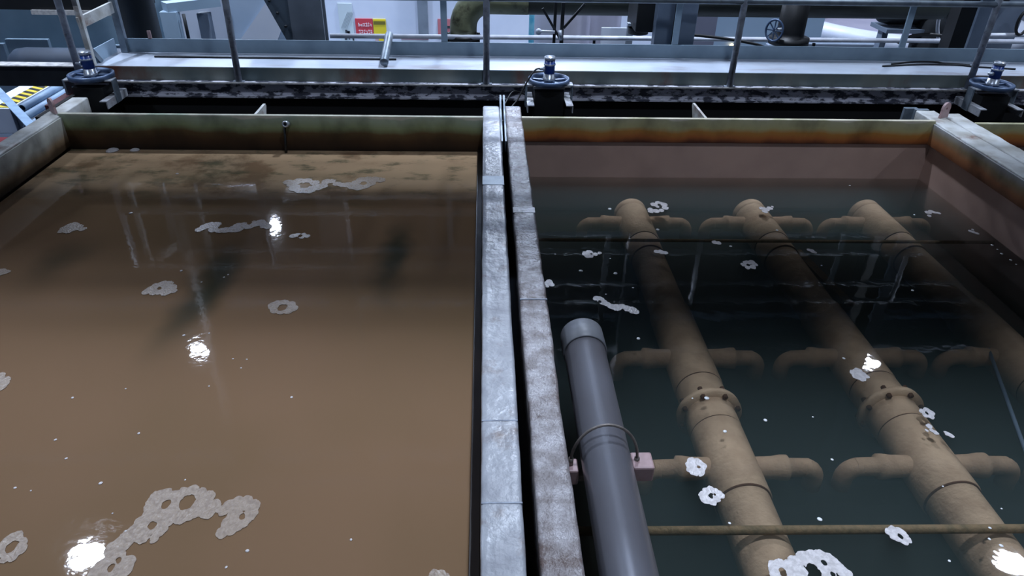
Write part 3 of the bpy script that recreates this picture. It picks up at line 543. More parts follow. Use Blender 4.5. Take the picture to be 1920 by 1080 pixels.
# ================================================================== GREY PIPE LYING ALONG THE WALL
t = thing('drain_pipe', (.377, 2.23, -.2), 'big dark grey plastic pipe with socket end lying beside the rough middle wall', 'pipe')
MB().lathe((.377, 2.19, -.12), (0, -1, 0), [(0, .070), (0, .077), (3.6, .077), (3.6, .070), (0, .070)], 64).build('pipe_body', M['pvc'], t)
MB().lathe((.377, 2.235, -.12), (0, -1, 0), [(0, 0), (0, .072), (.006, .082), (.118, .0835), (.121, .0775), (.10, .077)], 64).build('end_socket', M['pvccap'], t, 'lighter grey socket on the pipe end')
t = thing('pipe_clamp', (.377, 1.6, -.235), 'thin rod hoop over the grey pipe held by two small pinkish blocks', 'clamp')
pts = [(.272, 1.6, -.19), (.272, 1.6, -.15)]+[(.377-.105*math.cos(a), 1.6, -.15+.150*math.sin(a)) for a in [PI*k/20 for k in range(1, 20)]]+[(.482, 1.6, -.15), (.482, 1.6, -.19)]
MB().tube(pts, .0048, 10).build('hoop', M['rod'], t)
MB().box(.241, .297, 1.572, 1.628, -.232, -.168, .006).build('block', M['pink'], t)
MB().box(.466, .534, 1.565, 1.635, -.212, -.150, .006).build('block', M['pink'], t)
MB().box(.246, .53, 1.582, 1.618, -.226, -.2, .003).build('cross_bar', M['rod'], t)
for xx in (.272, .482): MB().cyl((xx, 1.6, -.166), (xx, 1.6, -.140), .009, 6).build('nut', M['rod'], t)

# ================================================================== TROUGH BEHIND THE TANKS
t = thing('collecting_trough', (1.2, 4.8, -1.2), 'deep black trough between the tank end boards and the walkway beam', 'trough')
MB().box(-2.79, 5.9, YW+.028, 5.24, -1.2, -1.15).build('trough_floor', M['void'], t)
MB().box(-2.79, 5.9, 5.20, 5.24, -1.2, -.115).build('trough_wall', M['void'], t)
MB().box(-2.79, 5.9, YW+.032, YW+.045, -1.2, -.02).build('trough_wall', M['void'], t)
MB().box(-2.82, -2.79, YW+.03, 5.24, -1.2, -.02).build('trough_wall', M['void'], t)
for (xa, ya) in ((-1.46, 4.69), (1.447, 4.79)):
    MB().prism([(YW+.045, -.0), (ya, -.002), (ya+.01, -.02), (YW+.06, -.42), (YW+.045, -.42)], 'x', xa-.008, xa+.008).build('divider_plate', M['cap3'], t, 'thin pale wedge plate')
# lapped coating strips on the middle caps
for (x0_, x1_, ya, yb, par) in ((-.0105, .1025, 3.385, 3.50, tl), (-.0095, .1015, 1.30, 1.306, tl), (-.0095, .1015, 1.62, 1.626, tl), (.1365, .2435, 3.06, 3.12, tr_), (.1365, .2435, 2.30, 2.307, tr_)):
    MB().box(x0_, x1_, ya, yb, -.12, .0018, .0015).build('lap_strip', (M['galv'] if par is tl else M['peel']) if yb-ya > .05 else M['rail'], par)
# brackets of the weir
t = thing('level_probe', (-1.25, 4.385, -.30), 'white capped rod standing against the left stained end board', 'probe')
MB().lathe((-1.248, 4.404, -.040), (0, -.8, .25), [(0, 0), (0, .020), (.05, .021), (.056, .017), (.056, .012), (.04, .011)], 20).build('cap', M['silver'], t)
MB().cyl((-1.262, 4.382, -.05), (-1.280, 4.368, -.30), .008, 10).build('rod', M['black'], t)

# ================================================================== LIFTING LUGS
def lug(x, y, z, r, label, m=M['pink'], tilt=0.0):
    mb = MB(); bm = mb.bm; seg = 28; th = .014; rings = []
    outl = [(r*math.cos(a), r*math.sin(a)) for a in [(-.12*PI)+1.24*PI*k/18 for k in range(19)]]+[(-r*1.05, -r*1.55), (r*1.05, -r*1.55)]
    inn = [(r*.24*math.cos(2*PI*k/21-.12*PI), r*.24*math.sin(2*PI*k/21-.12*PI)) for k in range(21)]
    vs = []
    for s in (-th/2, th/2):
        vs.append(([bm.verts.new((a, s, c)) for a, c in outl], [bm.verts.new((a, s, c)) for a, c in inn]))
    n = 21
    for k in range(n):
        j = (k+1) % n
        for (O, I) in vs: bm.faces.new((O[k], O[j], I[j], I[k]))
        bm.faces.new((vs[0][0][k], vs[1][0][k], vs[1][0][j], vs[0][0][j])); bm.faces.new((vs[0][1][j], vs[1][1][j], vs[1][1][k], vs[0][1][k]))
    bmesh.ops.rotate(bm, cent=(0, 0, 0), matrix=Matrix.Rotation(tilt, 3, 'Z'), verts=bm.verts)
    bmesh.ops.translate(bm, vec=(x, y, z), verts=bm.verts)
    return mb.build('lifting_lug', m, label=label, cat='lug', group='lifting lugs on the wall caps')
lug(3.06, 4.52, .062, .040, 'round lifting lug with a hole on the right tank wall cap', tilt=.45)
lug(-2.70, 4.45, .062, .036, 'weathered lifting lug on the left tank wall cap', tilt=-.7)
for (x, s) in ((.107, 'left'), (.131, 'right')):
    MB().prism([(4.10, -.03), (4.58, .012), (4.72, .058), (4.745, .055), (4.745, -.10), (4.10, -.10)], 'x', x-.0055, x+.0055).build('edge_plate', M['galv'], label='thin upright metal plate in the slot between the middle walls, the %s one' % s, cat='plate', group='thin plates in the wall slot')

# ================================================================== WALKWAY
YC = 5.13
wk = thing('walkway', (1.2, 5.4, -.1), 'pale plated walkway running across behind the tanks', 'walkway')
cb = MB(); cb.box(-2.79, 5.9, 5.155, 5.20, -.006, .002, .001); cb.box(-2.79, 5.9, 5.188, 5.196, -.10, -.006); cb.box(-2.79, 5.9, 5.158, 5.196, -.112, -.10, .001)
cb.build('channel_beam', M['peel'], wk, 'channel beam with dark paint peeling off')
MB().box(-2.79, 5.9, 5.146, 5.1545, -.008, .004, .001).build('flange_edge', M['chalk'], wk, 'chalky white edge of the channel')
MB().box(-2.78, 5.9, 5.201, 5.212, .002, .094).build('fascia', M['fascia'], wk, 'fascia with green mould and rust')
MB().box(-2.78, 5.9, 5.206, 5.60, .086, .0965).build('deck_plate', M['deck'], wk)
MB().box(-2.72, 5.9, 5.602, 5.610, .09, .196).build('toe_board', M['paint'], wk)
MB().box(-2.785, -2.777, 5.21, 5.60, .09, .195).build('toe_board', M['palepaint'], wk, 'pale end toe board on the left')
for xx in (-2.5, -.9, .7, 2.3, 3.9, 5.5):
    MB().box(xx-.05, xx+.05, 5.3, 5.4, ZF, .086).build('support_post', M['darksteel'], wk)
# near guard rail
gr = thing('guard_rail', (.9, 5.14, 0), 'round bar guard rail on the tank side edge of the walkway', 'railing')
for xp in (-2.87, -1.763, .015, 1.808, 3.61, 5.4):
    zb = .003; lean = .055 if xp == -1.763 else 0.0
    m_ = MB(); m_.cyl((xp+.0, 5.172, zb), (xp+lean*.3, 5.172, 1.08), .0235, 18)
    m_.build('post', M['rail'], gr)
    MB().box(xp-.04, xp+.04, 5.158, 5.2, .002, .008).build('foot_plate', M['rail'], gr)
MB().cyl((-2.87, 5.172, .585), (5.6, 5.172, .605), .021, 18).build('middle_rail', M['galv'], gr)
MB().cyl((-2.87, 5.172, 1.08), (5.6, 5.172, 1.08), .022, 18).build('top_rail', M['galv'], gr)
# far guard rail
fr_ = thing('guard_rail', (.9, 5.63, .09), 'flat bar guard rail behind the walkway toe board', 'railing')
for xp in (-.305, 1.475, 3.275, 5.06):
    MB().box(xp-.024, xp+.024, 5.612, 5.63, .09, 1.18, .002).build('post', M['paint'], fr_)
for zz in (.66, 1.18): MB().cyl((-2.7, 5.62, zz), (5.6, 5.62, zz), .02, 14).build('rail', M['galv'], fr_)
# end guard rail at the left end of the walkway
er = thing('guard_rail', (-2.76, 5.4, .09), 'angle iron guard rail closing the left end of the walkway', 'railing')
MB().box(-2.735, -2.685, 5.57, 5.612, .09, 1.15, .002).build('post', M['galv'], er)
MB().box(-2.80, -2.765, 5.205, 5.24, .09, 1.15, .002).build('post', M['cap3'], er, 'narrow post with brownish tint')
MB().obox((-2.79, 5.2, .385), (-2.71, 5.6, .425), .02, .075).build('middle_rail', M['cap3'], er)
MB().obox((-2.79, 5.2, 1.12), (-2.71, 5.6, 1.12), .03, .06).build('top_rail', M['cap3'], er)
MB().obox((-2.79, 5.22, .24), (-2.76, 5.30, .10), .02, .03).build('brace', M['galv'], er)
# platform beam to the left
t = thing('platform_beam', (-5.2, 5.2, -.06), 'dark edge beam with a pale top flange left of the walkway', 'beam')
MB().box(-8, -2.80, 5.19, 5.20, -.05, .092).build('web', M['darksteel'], t)
MB().box(-8, -2.80, 5.17, 5.27, .092, .100).build('top_flange', M['chalk'], t)
MB().box(-6.9, -6.8, 5.205, 5.3, ZF, .09).build('support_post', M['darksteel'], t)

# loose things on the deck
MB().lathe((-.725, 5.245, .131), Vector((-.005, .37, .079)), [(0, 0), (0, .028), (.004, .031), (.45, .031), (.46, .026), (.46, 0)], 20).build('loose_tube', M['galv'], label='short pale grey tube lying across the walkway against the toe board', cat='tube')
MB().box(-2.44, -.66, 5.438, 5.452, .097, .109, .001).build('steel_strip', M['darksteel'], label='long thin dark strip lying along the walkway deck', cat='strip')
pts = [(3.15+.62*k/20, 5.47+.09*math.sin(PI*k/20)*(1 if k < 14 else .6), .103) for k in range(21)]
MB().tube(pts, .007, 8).build('loose_cable', M['black'], label='thin dark cable lying in a curve on the right part of the deck', cat='cable')
MB().tube([(p[0]-.1+.02*i, p[1]-.06-.002*i, p[2]) for i, p in enumerate(pts)], .007, 8).build('loose_cable', M['darksteel'], label='second grey cable lying nearer the tanks on the right part of the deck', cat='cable')

# ================================================================== GATE ACTUATORS
def actuator(cx, label):
    t = thing('gate_actuator', (cx, 5.0, -.06), label, 'actuator', 'blue motor gate actuators on the walkway edge')
    for s in (-1, 1):
        xa = cx+s*.135
        a = MB().box(xa-.024, xa+.024, 4.80, 5.11, -.040, -.033).box(xa+s*.017, xa+s*.024, 4.80, 5.11, -.085, -.04).build('arm', M['cap'], t)
        MB().box(xa+s*.022, xa+s*.031, 4.93, 5.0, -.085, .072, .002).build('side_plate', M['galv'], t)
        MB().box(xa-.02, xa+.026, 4.92, 5.0, .066, .074).build('corner_plate', M['cap'], t)
    MB().box(cx-.113, cx+.113, 4.965, 4.985, .030, .042, .002).build('cross_bar', M['cap'], t)
    MB().box(cx-.102, cx+.102, 4.90, 5.07, -.55, .028).build('gate_frame', M['black'], t)
    w_ = MB()
    w_.lathe((cx, 5.0, .070), (0, 0, 1), [(0, .118), (0, .145), (.03, .147), (.034, .135), (.020, .118), (0, .118)], 48)
    w_.cyl((cx, 5.0, .072), (cx, 5.0, .094), .042, 24)
    for k in range(5):
        a = 2*PI*k/5+.3; w_.obox((cx+.03*math.cos(a), 5.0+.03*math.sin(a), .082), (cx+.125*math.cos(a), 5.0+.125*math.sin(a), .082), .022, .012)
    w_.cyl((cx, 5.0, .066), (cx, 5.0, .076), .12, 40)
    w_.build('gear_wheel', M['dullblue'], t)
    MB().lathe((cx, 5.0, .09), (0, 0, 1), [(0, .045), (.012, .045), (.014, .040), (.044, .039), (.044, 0)], 28).build('motor_foot', M['silver'], t)
    mo = MB().lathe((cx, 5.0, .132), (0, 0, 1), [(0, 0), (0, .037), (.056, .037), (.058, .040), (.064, .040), (.066, .036), (.10, .036), (.10, 0)], 32).build('motor', M['blue'], t)
    MB().lathe((cx, 5.0, .190), (0, 0, 1), [(0, .038), (.002, .0415), (.012, .0415), (.013, .038)], 32).build('band', M['silver'], mo)
    MB().lathe((cx, 5.0, .228), (0, 0, 1), [(0, .0365), (.003, .041), (.014, .041), (.022, .036), (.023, 0)], 32).build('cap', M['silver'], mo)
    MB().lathe((cx-.034, 4.985, .168), (-1, -.2, .05), [(0, 0), (0, .014), (.012, .014), (.014, .009), (.036, .009), (.036, 0)], 14).build('cable_gland', M['silver'], mo)
    return t
M['dullblue'] = mat('dull_blue_wheel', (70, 90, 120), (90, 106, 130), rough=.4, scale=14, metal=.3)
a0 = actuator(.455, 'blue motor gate actuator in the centre, between the middle walls and the trough')
def copy_tree(o, parent=None):
    c = o.copy(); COL.objects.link(c); c.parent = parent
    for ch in [q for q in list(bpy.data.objects) if q.parent is o]: copy_tree(ch, c)
    return c
aL = copy_tree(a0); aL.location.x = -2.70; aL['label'] = 'blue motor gate actuator at the far left, above the left tank corner'
aR = copy_tree(a0); aR.location.x = 3.66; aR['label'] = 'blue motor gate actuator at the far right, behind the paired right wall caps'
pts = [Vector(p) for p in ((.39, 4.98, .17), (.36, 4.97, .168), (.33, 4.95, .14), (.28, 4.93, .06), (.235, 4.9, -.02), (.19, 4.85, -.06), (.14, 4.75, -.09))]
def smooth(pts, n=6):
    out = []
    for i in range(len(pts)-1):
        p0 = pts[max(i-1, 0)]; p1 = pts[i]; p2 = pts[i+1]; p3 = pts[min(i+2, len(pts)-1)]
        for k in range(n):
            t_ = k/n; out.append(.5*((2*p1)+(p2-p0)*t_+(2*p0-5*p1+4*p2-p3)*t_*t_+(3*p1-p0-3*p2+p3)*t_**3))
    return out+[pts[-1]]
MB().tube(smooth(pts), .006, 10).build('motor_cable', M['black'], label='black cable drooping from the central blue motor to the wall slot', cat='cable')
MB().tube(smooth([Vector(p) for p in ((.14, 4.78, -.02), (.2, 5.0, .0), (.27, 5.07, -.03), (.30, 5.075, -.05))]), .005, 8).build('motor_cable', M['black'], label='second thin black cable running from the slot towards the channel beam', cat='cable')

# ================================================================== BACKGROUND PLANT
def bx(n, m, lb, cat, *a, group=None, bev=.004):
    return MB().box(*a, bev).build(n, m, label=lb, cat=cat, group=group)
# left side
bx('wall_cabinet', M['midblue'], 'large dull blue panelled enclosure in the left background', 'enclosure', -8.2, -4.05, 9.9, 11.2, ZF, .1)
t = thing('panel_screen', (-5.5, 9.6, ZF), 'row of pale blue panels leaning before the dull blue enclosure', 'panel')
for (a, b_, c) in ((-6.9, -6.12, -.80), (-6.08, -5.55, -.74), (-5.5, -4.9, -.86), (-4.85, -4.2, -.8)):
    MB().box(a, b_, 9.5, 9.56, ZF, c, .006).build('panel', M['palepaint'], t)
MB().box(-6.95, -4.15, 9.56, 9.6, ZF, -2.5).build('base', M['darksteel'], t)
t = thing('overhead_hopper', (-5.6, 9.0, ZF), 'black steel hopper at the top left, above the blue enclosure', 'hopper')
MB().box(-7.2, -4.0, 8.8, 9.3, -.245, .9, .004).build('bin', M['black'], t)
MB().box(-5.2, -4.1, 8.76, 8.81, -.29, -.24).build('ledge', M['chalk'], t, 'white ledge strip')
for xx in (-7.1, -4.1): MB().box(xx-.05, xx+.05, 9.2, 9.3, ZF, -.245).build('leg', M['midblue'], t)
t = thing('horizontal_tank', (-4.1, 7.5, ZF), 'dark rounded horizontal tank lying at the left behind the edge beam', 'tank')
MB().lathe((-4.83, 7.5, -.50), (1, 0, 0), [(0, 0), (.03, .08), (.10, .135), (.20, .15), (1.5, .15), (1.6, .13), (1.66, 0)], 32).build('shell', M['darkblue'], t)
for xx in (-4.5, -3.5): MB().box(xx-.05, xx+.05, 7.42, 7.58, ZF, -.62).build('saddle', M['darksteel'], t)
# riser pipe
MB().lathe((-3.2, 7.0, ZF), (0, 0, 1), [(0, 0), (0, .165), (8.0, .165), (8.0, 0)], 36).build('riser_pipe', M['riser'], label='thick near black riser pipe behind the left end of the walkway', cat='pipe')
bx('tag_plate', M['pink'], 'small pinkish tag sticking up before the black riser pipe', 'tag', -2.525, -2.498, 5.602, 5.612, .19, .252, bev=.002)
# pale stand
t = thing('equipment_stand', (-3.4, 8.5, ZF), 'pale painted portal stand left of the leaning walkway post', 'stand')
MB().box(-3.60, -3.42, 8.4, 8.52, ZF, -.17, .006).build('post', M['palepaint'], t)
MB().box(-3.31, -3.18, 8.70, 8.82, ZF, -.24, .006).build('post', M['midgrey'], t, 'darker grey post')
MB().obox((-3.55, 8.46, -.13), (-3.1, 8.86, -.13), .16, .10).build('top_bar', M['palepaint'], t)
MB().cyl((-3.36, 8.46, -.20), (-3.36, 8.46, -.55), .018, 10).build('side_rod', M['darksteel'], t)
# white machine housing
t = thing('machine_housing', (-2.6, 9.6, ZF), 'large bluish white sheet metal housing behind the leaning post', 'housing')
MB().box(-3.0, -2.35, 8.9, 10.2, ZF, .25, .02).build('body', M['palewhite'], t)
MB().box(-3.85, -3.02, 9.3, 10.3, ZF, .1, .02).build('side_box', M['whitegoods'], t)
MB().prism([(-2.90, -.55), (-2.47, -.56), (-2.33, -.30), (-2.33, .10)], 'y', 8.84, 8.899).build('sloped_cover', M['whitegoods'], t)
# column with gusset
t = thing('steel_column', (-1.56, 6.65, ZF), 'broad grey steel column with a slanting bolted brace left of the wall signs', 'column')
c = MB(); c.box(-1.70, -1.415, 6.58, 6.60, ZF, ZC); c.box(-1.70, -1.415, 6.72, 6.74, ZF, ZC); c.box(-1.565, -1.55, 6.6, 6.72, ZF, ZC); c.build('column_body', M['colgrey'], t)
g = MB().prism([(-1.70, -.12), (-1.72, -.12), (-2.0, .52), (-2.6, 1.9), (-2.45, 1.9), (-1.70, .55)], 'y', 6.585, 6.60).build('gusset_plate', M['coldark'], t, 'dark bolted gusset plate')
for (x, z) in ((-1.855, .30), (-1.80, .20), (-1.745, .09), (-1.93, .46)): MB().cyl((x, 6.56, z), (x, 6.60, z), .012, 8).build('bolt', M['darksteel'], g)
# signs on the back wall
YB = 16.3
def wx(x): return x*YB/16.0
def wz(z): return 1.5+(z-1.5)*YB/16.0
t = thing('wall_sign', (wx(-2.57), YB-.02, wz(-2.1)), 'red sign with two rows of white writing on the back wall', 'sign')
MB().box(wx(-2.76), wx(-2.39), YB-.02, YB, wz(-2.12), wz(-1.755)).build('board', M['red'], t)
random.seed(3)
for row, z0_ in enumerate((-1.88, -2.03)):
    x = -2.70; wr = MB()
    for k in range(6):
        for q in range(4):
            a = x+random.uniform(0, .032); zz = z0_+random.uniform(-.032, .032)
            if q % 2: wr.box(wx(a), wx(a+.008), YB-.026, YB-.021, wz(zz-.02), wz(zz+.02))
            else: wr.box(wx(x), wx(x+.04), YB-.026, YB-.021, wz(zz), wz(zz+.008))
        x += .05
    wr.build('writing', M['whiteink'], t)

t = thing('wall_sign', (wx(-2.24), YB-.02, wz(-2.1)), 'yellow sign with an olive header beside the red one', 'sign')
MB().box(wx(-2.38), wx(-2.11), YB-.02, YB, wz(-2.12), wz(-1.76)).build('board', M['yellow'], t)
MB().box(wx(-2.37), wx(-2.12), YB-.026, YB-.021, wz(-1.87), wz(-1.80)).build('header', M['oliveink'], t)
MB().box(wx(-2.37), wx(-2.12), YB-.026, YB-.021, wz(-2.11), wz(-2.085)).build('footer', M['oliveink'], t)
t = thing('wall_sign', (wx(-2.93), YB-.02, wz(-2.4)), 'pale greenish notice with grey and black drawing left of the red sign', 'sign')
MB().box(wx(-3.10), wx(-2.80), YB-.02, YB, wz(-2.35), wz(-1.45)).build('board', M['whitegreen'], t)
dr = MB()
for k in range(5): dr.obox((wx(-3.07+.03*k), YB-.024, wz(-1.95)), (wx(-2.90+.03*k), YB-.024, wz(-1.62)), .004, .012, (0, 1, 0))
dr.build('line_drawing', M['greyink'], t)
for k in range(14):
    a = random.uniform(-3.07, -2.84); z = random.uniform(-2.3, -1.95); s_ = random.uniform(.02, .055)
    MB().box(wx(a), wx(a+s_), YB-.026, YB-.021, wz(z), wz(z+s_*1.4)).build('black_mark', M['blackink'], t)
t = thing('wall_sign', (wx(-2.24), YB-.02, wz(-2.4)), 'small pinkish sign with a yellow middle under the yellow one', 'sign')
MB().box(wx(-2.36), wx(-2.10), YB-.02, YB, wz(-2.45), wz(-2.16)).build('board', M['pink'], t)
MB().box(wx(-2.28), wx(-2.18), YB-.026, YB-.021, wz(-2.40), wz(-2.16)).build('patch', M['yellow'], t)
t = thing('wall_sign', (wx(-1.5), YB-.02, wz(-2.5)), 'pale grey notice with a dark red header under the hanging post', 'sign')
MB().box(wx(-1.80), wx(-1.21), YB-.02, YB, wz(-2.5), wz(-2.13)).build('board', M['greyboard'], t)
MB().box(wx(-1.80), wx(-1.21), YB-.028, YB-.021, wz(-2.17), wz(-2.08)).build('header', M['maroonred'], t)
t = thing('wall_sign', (wx(-.85), YB-.02, wz(-2.1)), 'pale red sign half hidden behind the olive pipe elbow', 'sign')
MB().box(wx(-1.0), wx(-.62), YB-.02, YB, wz(-2.15), wz(-1.74)).build('board', M['pinkred'], t)
MB().box(wx(-.80), wx(-.70), YB-.026, YB-.021, wz(-1.93), wz(-1.88)).build('writing', M['blackink'], t)
bx('wall_post', M['colgrey'], 'grey hanging post against the back wall above the grey notice', 'post', wx(-1.41), wx(-1.2), YB-.15, YB-.0, wz(-2.06), ZC)
# olive pipe run with elbow
t = thing('overhead_pipe', (-.2, 6.9, -.12), 'big dirty olive pipe running level and turning down in an elbow at the left', 'pipe')
zc_, r_ = .275, .125
pts = [(-.195, 6.9, -.03), (-.195, 6.9, zc_-.24)]+[(-.195+.24-.24*math.cos(a), 6.9, zc_-.24+.24*math.sin(a)) for a in [PI/2*k/8 for k in range(1, 9)]]+[(.4, 6.9, zc_)]
MB().tube(pts, r_, 28).build('elbow', M['olive'], t, 'olive elbow')
MB().cyl((.35, 6.9, zc_+.0), (4.3, 6.9, zc_+.01), r_*.99, 28).build('pipe_body', M['olivedark'], t, 'dark green level run')
MB().lathe((-.195, 6.9, -.12), (0, 0, 1), [(0, 0), (0, .150), (.045, .155), (.048, .13), (.056, .13), (.056, .158), (.09, .158), (.092, 0)], 32).build('flange', M['black'], t)
MB().cyl((-.195, 6.9, ZF), (-.195, 6.9, -.12), .12, 24).build('down_pipe', M['black'], t)
for k in range(2):
    xx = -.195+(.14 if k else -.14); MB().cyl((xx, 6.85, -.12), (xx, 6.85, -.005), .014, 8).build('bolt', M['black'], t)
# white rail/pipe behind
t = thing('white_pipe', (1.5, 6.8, -.05), 'thin white pipe running level behind the walkway', 'pipe')
MB().cyl((-1.41, 6.78, -.035), (5.6, 6.78, -.005), .021, 14).build('pipe_body', M['whitepipe'], t)
for xx in (.72, 1.02, 3.1, 4.05): MB().box(xx-.012, xx+.012, 6.77, 6.79, ZF, -.045).build('pipe_stand', M['darksteel'], t)
# small valve tree
t = thing('valve_tree', (.62, 6.4, ZF), 'small tree of dark rods with white valve handles before the steel tanks', 'valve')
MB().box(.66, .69, 6.4, 6.43, ZF, .35).build('upright', M['darksteel'], t)
MB().box(.60, .625, 6.42, 6.45, ZF, .35).build('upright', M['black'], t)
MB().obox((.50, 6.41, .30), (.68, 6.41, .02), .02, .02, (0, 1, 0)).build('diagonal', M['darksteel'], t)
MB().obox((.69, 6.41, .14), (.86, 6.41, .34), .02, .02, (0, 1, 0)).build('diagonal', M['darksteel'], t)
MB().obox((.46, 6.38, .115), (.61, 6.38, .11), .022, .022).build('handle', M['whitegoods'], t, 'white handle')
MB().lathe((.47, 6.38, .115), (0, -1, 0), [(0, .008), (0, .026), (.012, .026), (.012, .008)], 16).build('handle_end', M['whitegoods'], t)
MB().cyl((.655, 6.36, .13), (.665, 6.36, .05), .018, 10).build('valve_body', M['silver'], t)
# cyan tube and stainless tanks
MB().cyl((.575, 9.0, ZF), (.575, 9.0, 1.4), .034, 16).build('sight_tube', M['cyan'], label='upright cyan tube left of the stainless tanks', cat='tube')
def sstank(x, y, r, z1, lb):
    t = thing('stainless_tank', (x, y, ZF), lb, 'tank', 'stainless tanks in the background')
    MB().lathe((x, y, ZF), (0, 0, 1), [(0, 0), (0, r), (z1-ZF-.28, r)]+[(z1-ZF-.28+.28*math.sin(a), r*math.cos(a)) for a in [PI/2*k/8 for k in range(1, 9)]], 40).build('shell', M['stainless'], t)
    MB().cyl((x, y, z1-.03), (x, y, z1+.08), .05, 16).build('nozzle', M['silver'], t)
sstank(.98, 9.6, .40, -.02, 'stainless tank just right of the cyan tube')
sstank(1.50, 10.4, .42, -.02, 'stainless tank left of the slim background post')
bx('background_post', M['colgrey'], 'slim grey post right of the stainless tanks', 'post', 1.755, 1.83, 9.0, 9.07, ZF, ZC)
# broad column and motor box
t = thing('steel_column', (1.52, 5.95, ZF), 'broad pale grey double column behind the middle of the walkway', 'column')
MB().box(1.375, 1.52, 5.90, 6.0, ZF, ZC, .004).build('column_body', M['colblue'], t)
MB().box(1.53, 1.69, 5.86, 6.0, ZF, ZC, .004).build('column_body', M['colblue'], t)
MB().box(1.515, 1.535, 5.9, 5.98, ZF, ZC).build('joint', M['darksteel'], t)
t = thing('pump_motor', (1.33, 6.3, .18), 'black motor box fixed left of the broad double column', 'motor')
MB().box(1.235, 1.40, 6.0, 6.4, .20, .55, .01).build('housing', M['black'], t)
MB().lathe((1.30, 6.2, .20), (0, 0, -1), [(0, .09), (.05, .085), (.06, .05), (.06, 0)], 18).build('nose', M['black'], t)
MB().box(1.19, 1.215, 6.1, 6.15, .225, .25, .003).build('lug', M['silver'], t)
MB().box(1.375, 1.40, 5.98, 6.3, .22, .26).build('bracket', M['silver'], t)
bx('sloped_panel', M['whitegoods'], 'pale sloped sheet behind the black motor box', 'panel', 1.45, 1.85, 9.1, 9.12, ZF, -.42)
bx('switch_cabinet', M['cabgrey'], 'dull grey cabinet right of the broad double column', 'cabinet', 2.2, 2.85, 9.0, 9.6, ZF, -.05)
bx('partition_wall', M['palewall'], 'smooth pale blue partition between the double column and the hand wheel', 'partition', 2.9, 4.6, 9.9, 10.0, ZF, .6)
MB().lathe((3.38, 9.88, -.80), (0, -1, 0), [(0, .03), (.03, .03), (.03, 0)], 16).build('pilot_lamp', M['glowlamp'], label='tiny warm glowing lamp on the pale blue partition', cat='lamp')
MB().tube(smooth([Vector(p) for p in ((1.69, 5.98, .19), (1.9, 6.05, .16), (2.15, 6.1, .12), (2.4, 6.2, .05), (2.6, 6.3, -.08))]), .012, 8).build('hanging_cable', M['black'], label='black cable sagging right from the broad double column', cat='cable')
# hand wheel and valve
t = thing('gate_valve', (2.76, 6.55, ZF), 'black upright gate valve with a flange and blue hand wheel', 'valve')
MB().lathe((2.755, 6.55, ZF), (0, 0, 1), [(0, 0), (0, .11), (2.80, .11), (2.80, .175), (2.86, .175), (2.86, .125), (2.90, .12), (3.3, .115), (3.3, 0)], 32).build('body', M['black'], t)
hw = MB(); hw.tube([(2.565, 6.45+.075*math.cos(a), .135+.09*math.sin(a)) for a in [2*PI*k/28 for k in range(28)]], .010, 8, closed=True)
for k in range(4):
    a = PI*k/4; hw.obox((2.565, 6.45-.075*math.cos(a), .135-.09*math.sin(a)), (2.565, 6.45+.075*math.cos(a), .135+.09*math.sin(a)), .009, .009, (1, 0, 0))
hwo = hw.build('hand_wheel', M['dullblue'], t, 'blue spoked hand wheel')
hwo.rotation_euler = (0, 0, .9)
MB().cyl((2.565, 6.45, .135), (2.70, 6.52, .135), .016, 10).build('stem', M['silver'], t)
# white round basin
t = thing('round_basin', (8.2, 14.0, ZF), 'large white round basin with a thick rolled rim in the right background', 'basin')
R_ = 2.15; cx_, cy_ = 7.95, 13.95
MB().lathe((cx_, cy_, ZF), (0, 0, 1), [(0, 0), (0, R_-.1), (1.5, R_-.02), (1.5, R_-.2), (1.25, R_-.3), (1.25, 0)], 72).build('shell', M['basinwhite'], t)
MB().tube([(cx_+(R_-.1)*math.cos(a), cy_+(R_-.1)*math.sin(a), -1.26) for a in [2*PI*k/72 for k in range(72)]], .15, 18, closed=True).build('rim', M['basinrim'], t, 'rounded white rim')
# right dark machinery
t = thing('pump_set', (4.4, 7.4, ZF), 'big black pump set behind the right part of the walkway', 'pump')
MB().lathe((4.0, 7.5, .20), (1, 0, 0), [(0, 0), (0, .10), (.05, .19), (.14, .21), (.75, .21), (.80, .17), (.80, 0)], 28).build('motor', M['black'], t)
MB().lathe((4.55, 7.4, ZF), (0, 0, 1), [(0, 0), (0, .15), (2.86, .15), (2.9, .12), (3.3, .12), (3.3, 0)], 24).build('volute', M['darksteel'], t)
MB().box(4.05, 4.75, 7.3, 7.65, -.06, -.02).build('base_plate', M['midgrey'], t)
for xx in (4.1, 4.7): MB().box(xx-.03, xx+.03, 7.4, 7.5, ZF, -.06).build('leg', M['midgrey'], t)
MB().tube(smooth([Vector(p) for p in ((4.45, 7.0, .55), (4.40, 7.0, .30), (4.36, 7.0, .2), (4.37, 7.0, .08), (4.42, 7.0, -.05))]), .016, 10).build('grey_hose', M['whitepipe'], label='thin pale hose hanging before the black pump set', cat='hose')
MB().tube([(4.22+.22*math.cos(a)*1.2, 6.86, -.06+.09*math.sin(a)) for a in [PI*k/14 for k in range(15)]], .016, 8).build('hose_loop', M['black'], t)
MB().box(3.15, 3.55, 8.0, 8.1, ZF, -.35, .01).box(3.4, 4.6, 8.4, 8.5, ZF, -.42, .01).build('low_cabinet', M['midgrey'], label='low grey cabinet between the white basin and the pump set', cat='cabinet')
t = thing('steel_column', (4.4, 6.3, ZF), 'dark and grey steel column just left of the right corner post', 'column')
MB().box(4.06, 4.20, 6.25, 6.4, ZF, ZC).build('column_body', M['black'], t, 'black flange side')
MB().box(4.20, 4.32, 6.22, 6.3, ZF, ZC).build('column_body', M['colblue'], t, 'grey flange side')
t = thing('braced_stand', (5.0, 7.0, ZF), 'grey stand with a diagonal brace and small hand wheel at the right picture edge', 'stand')
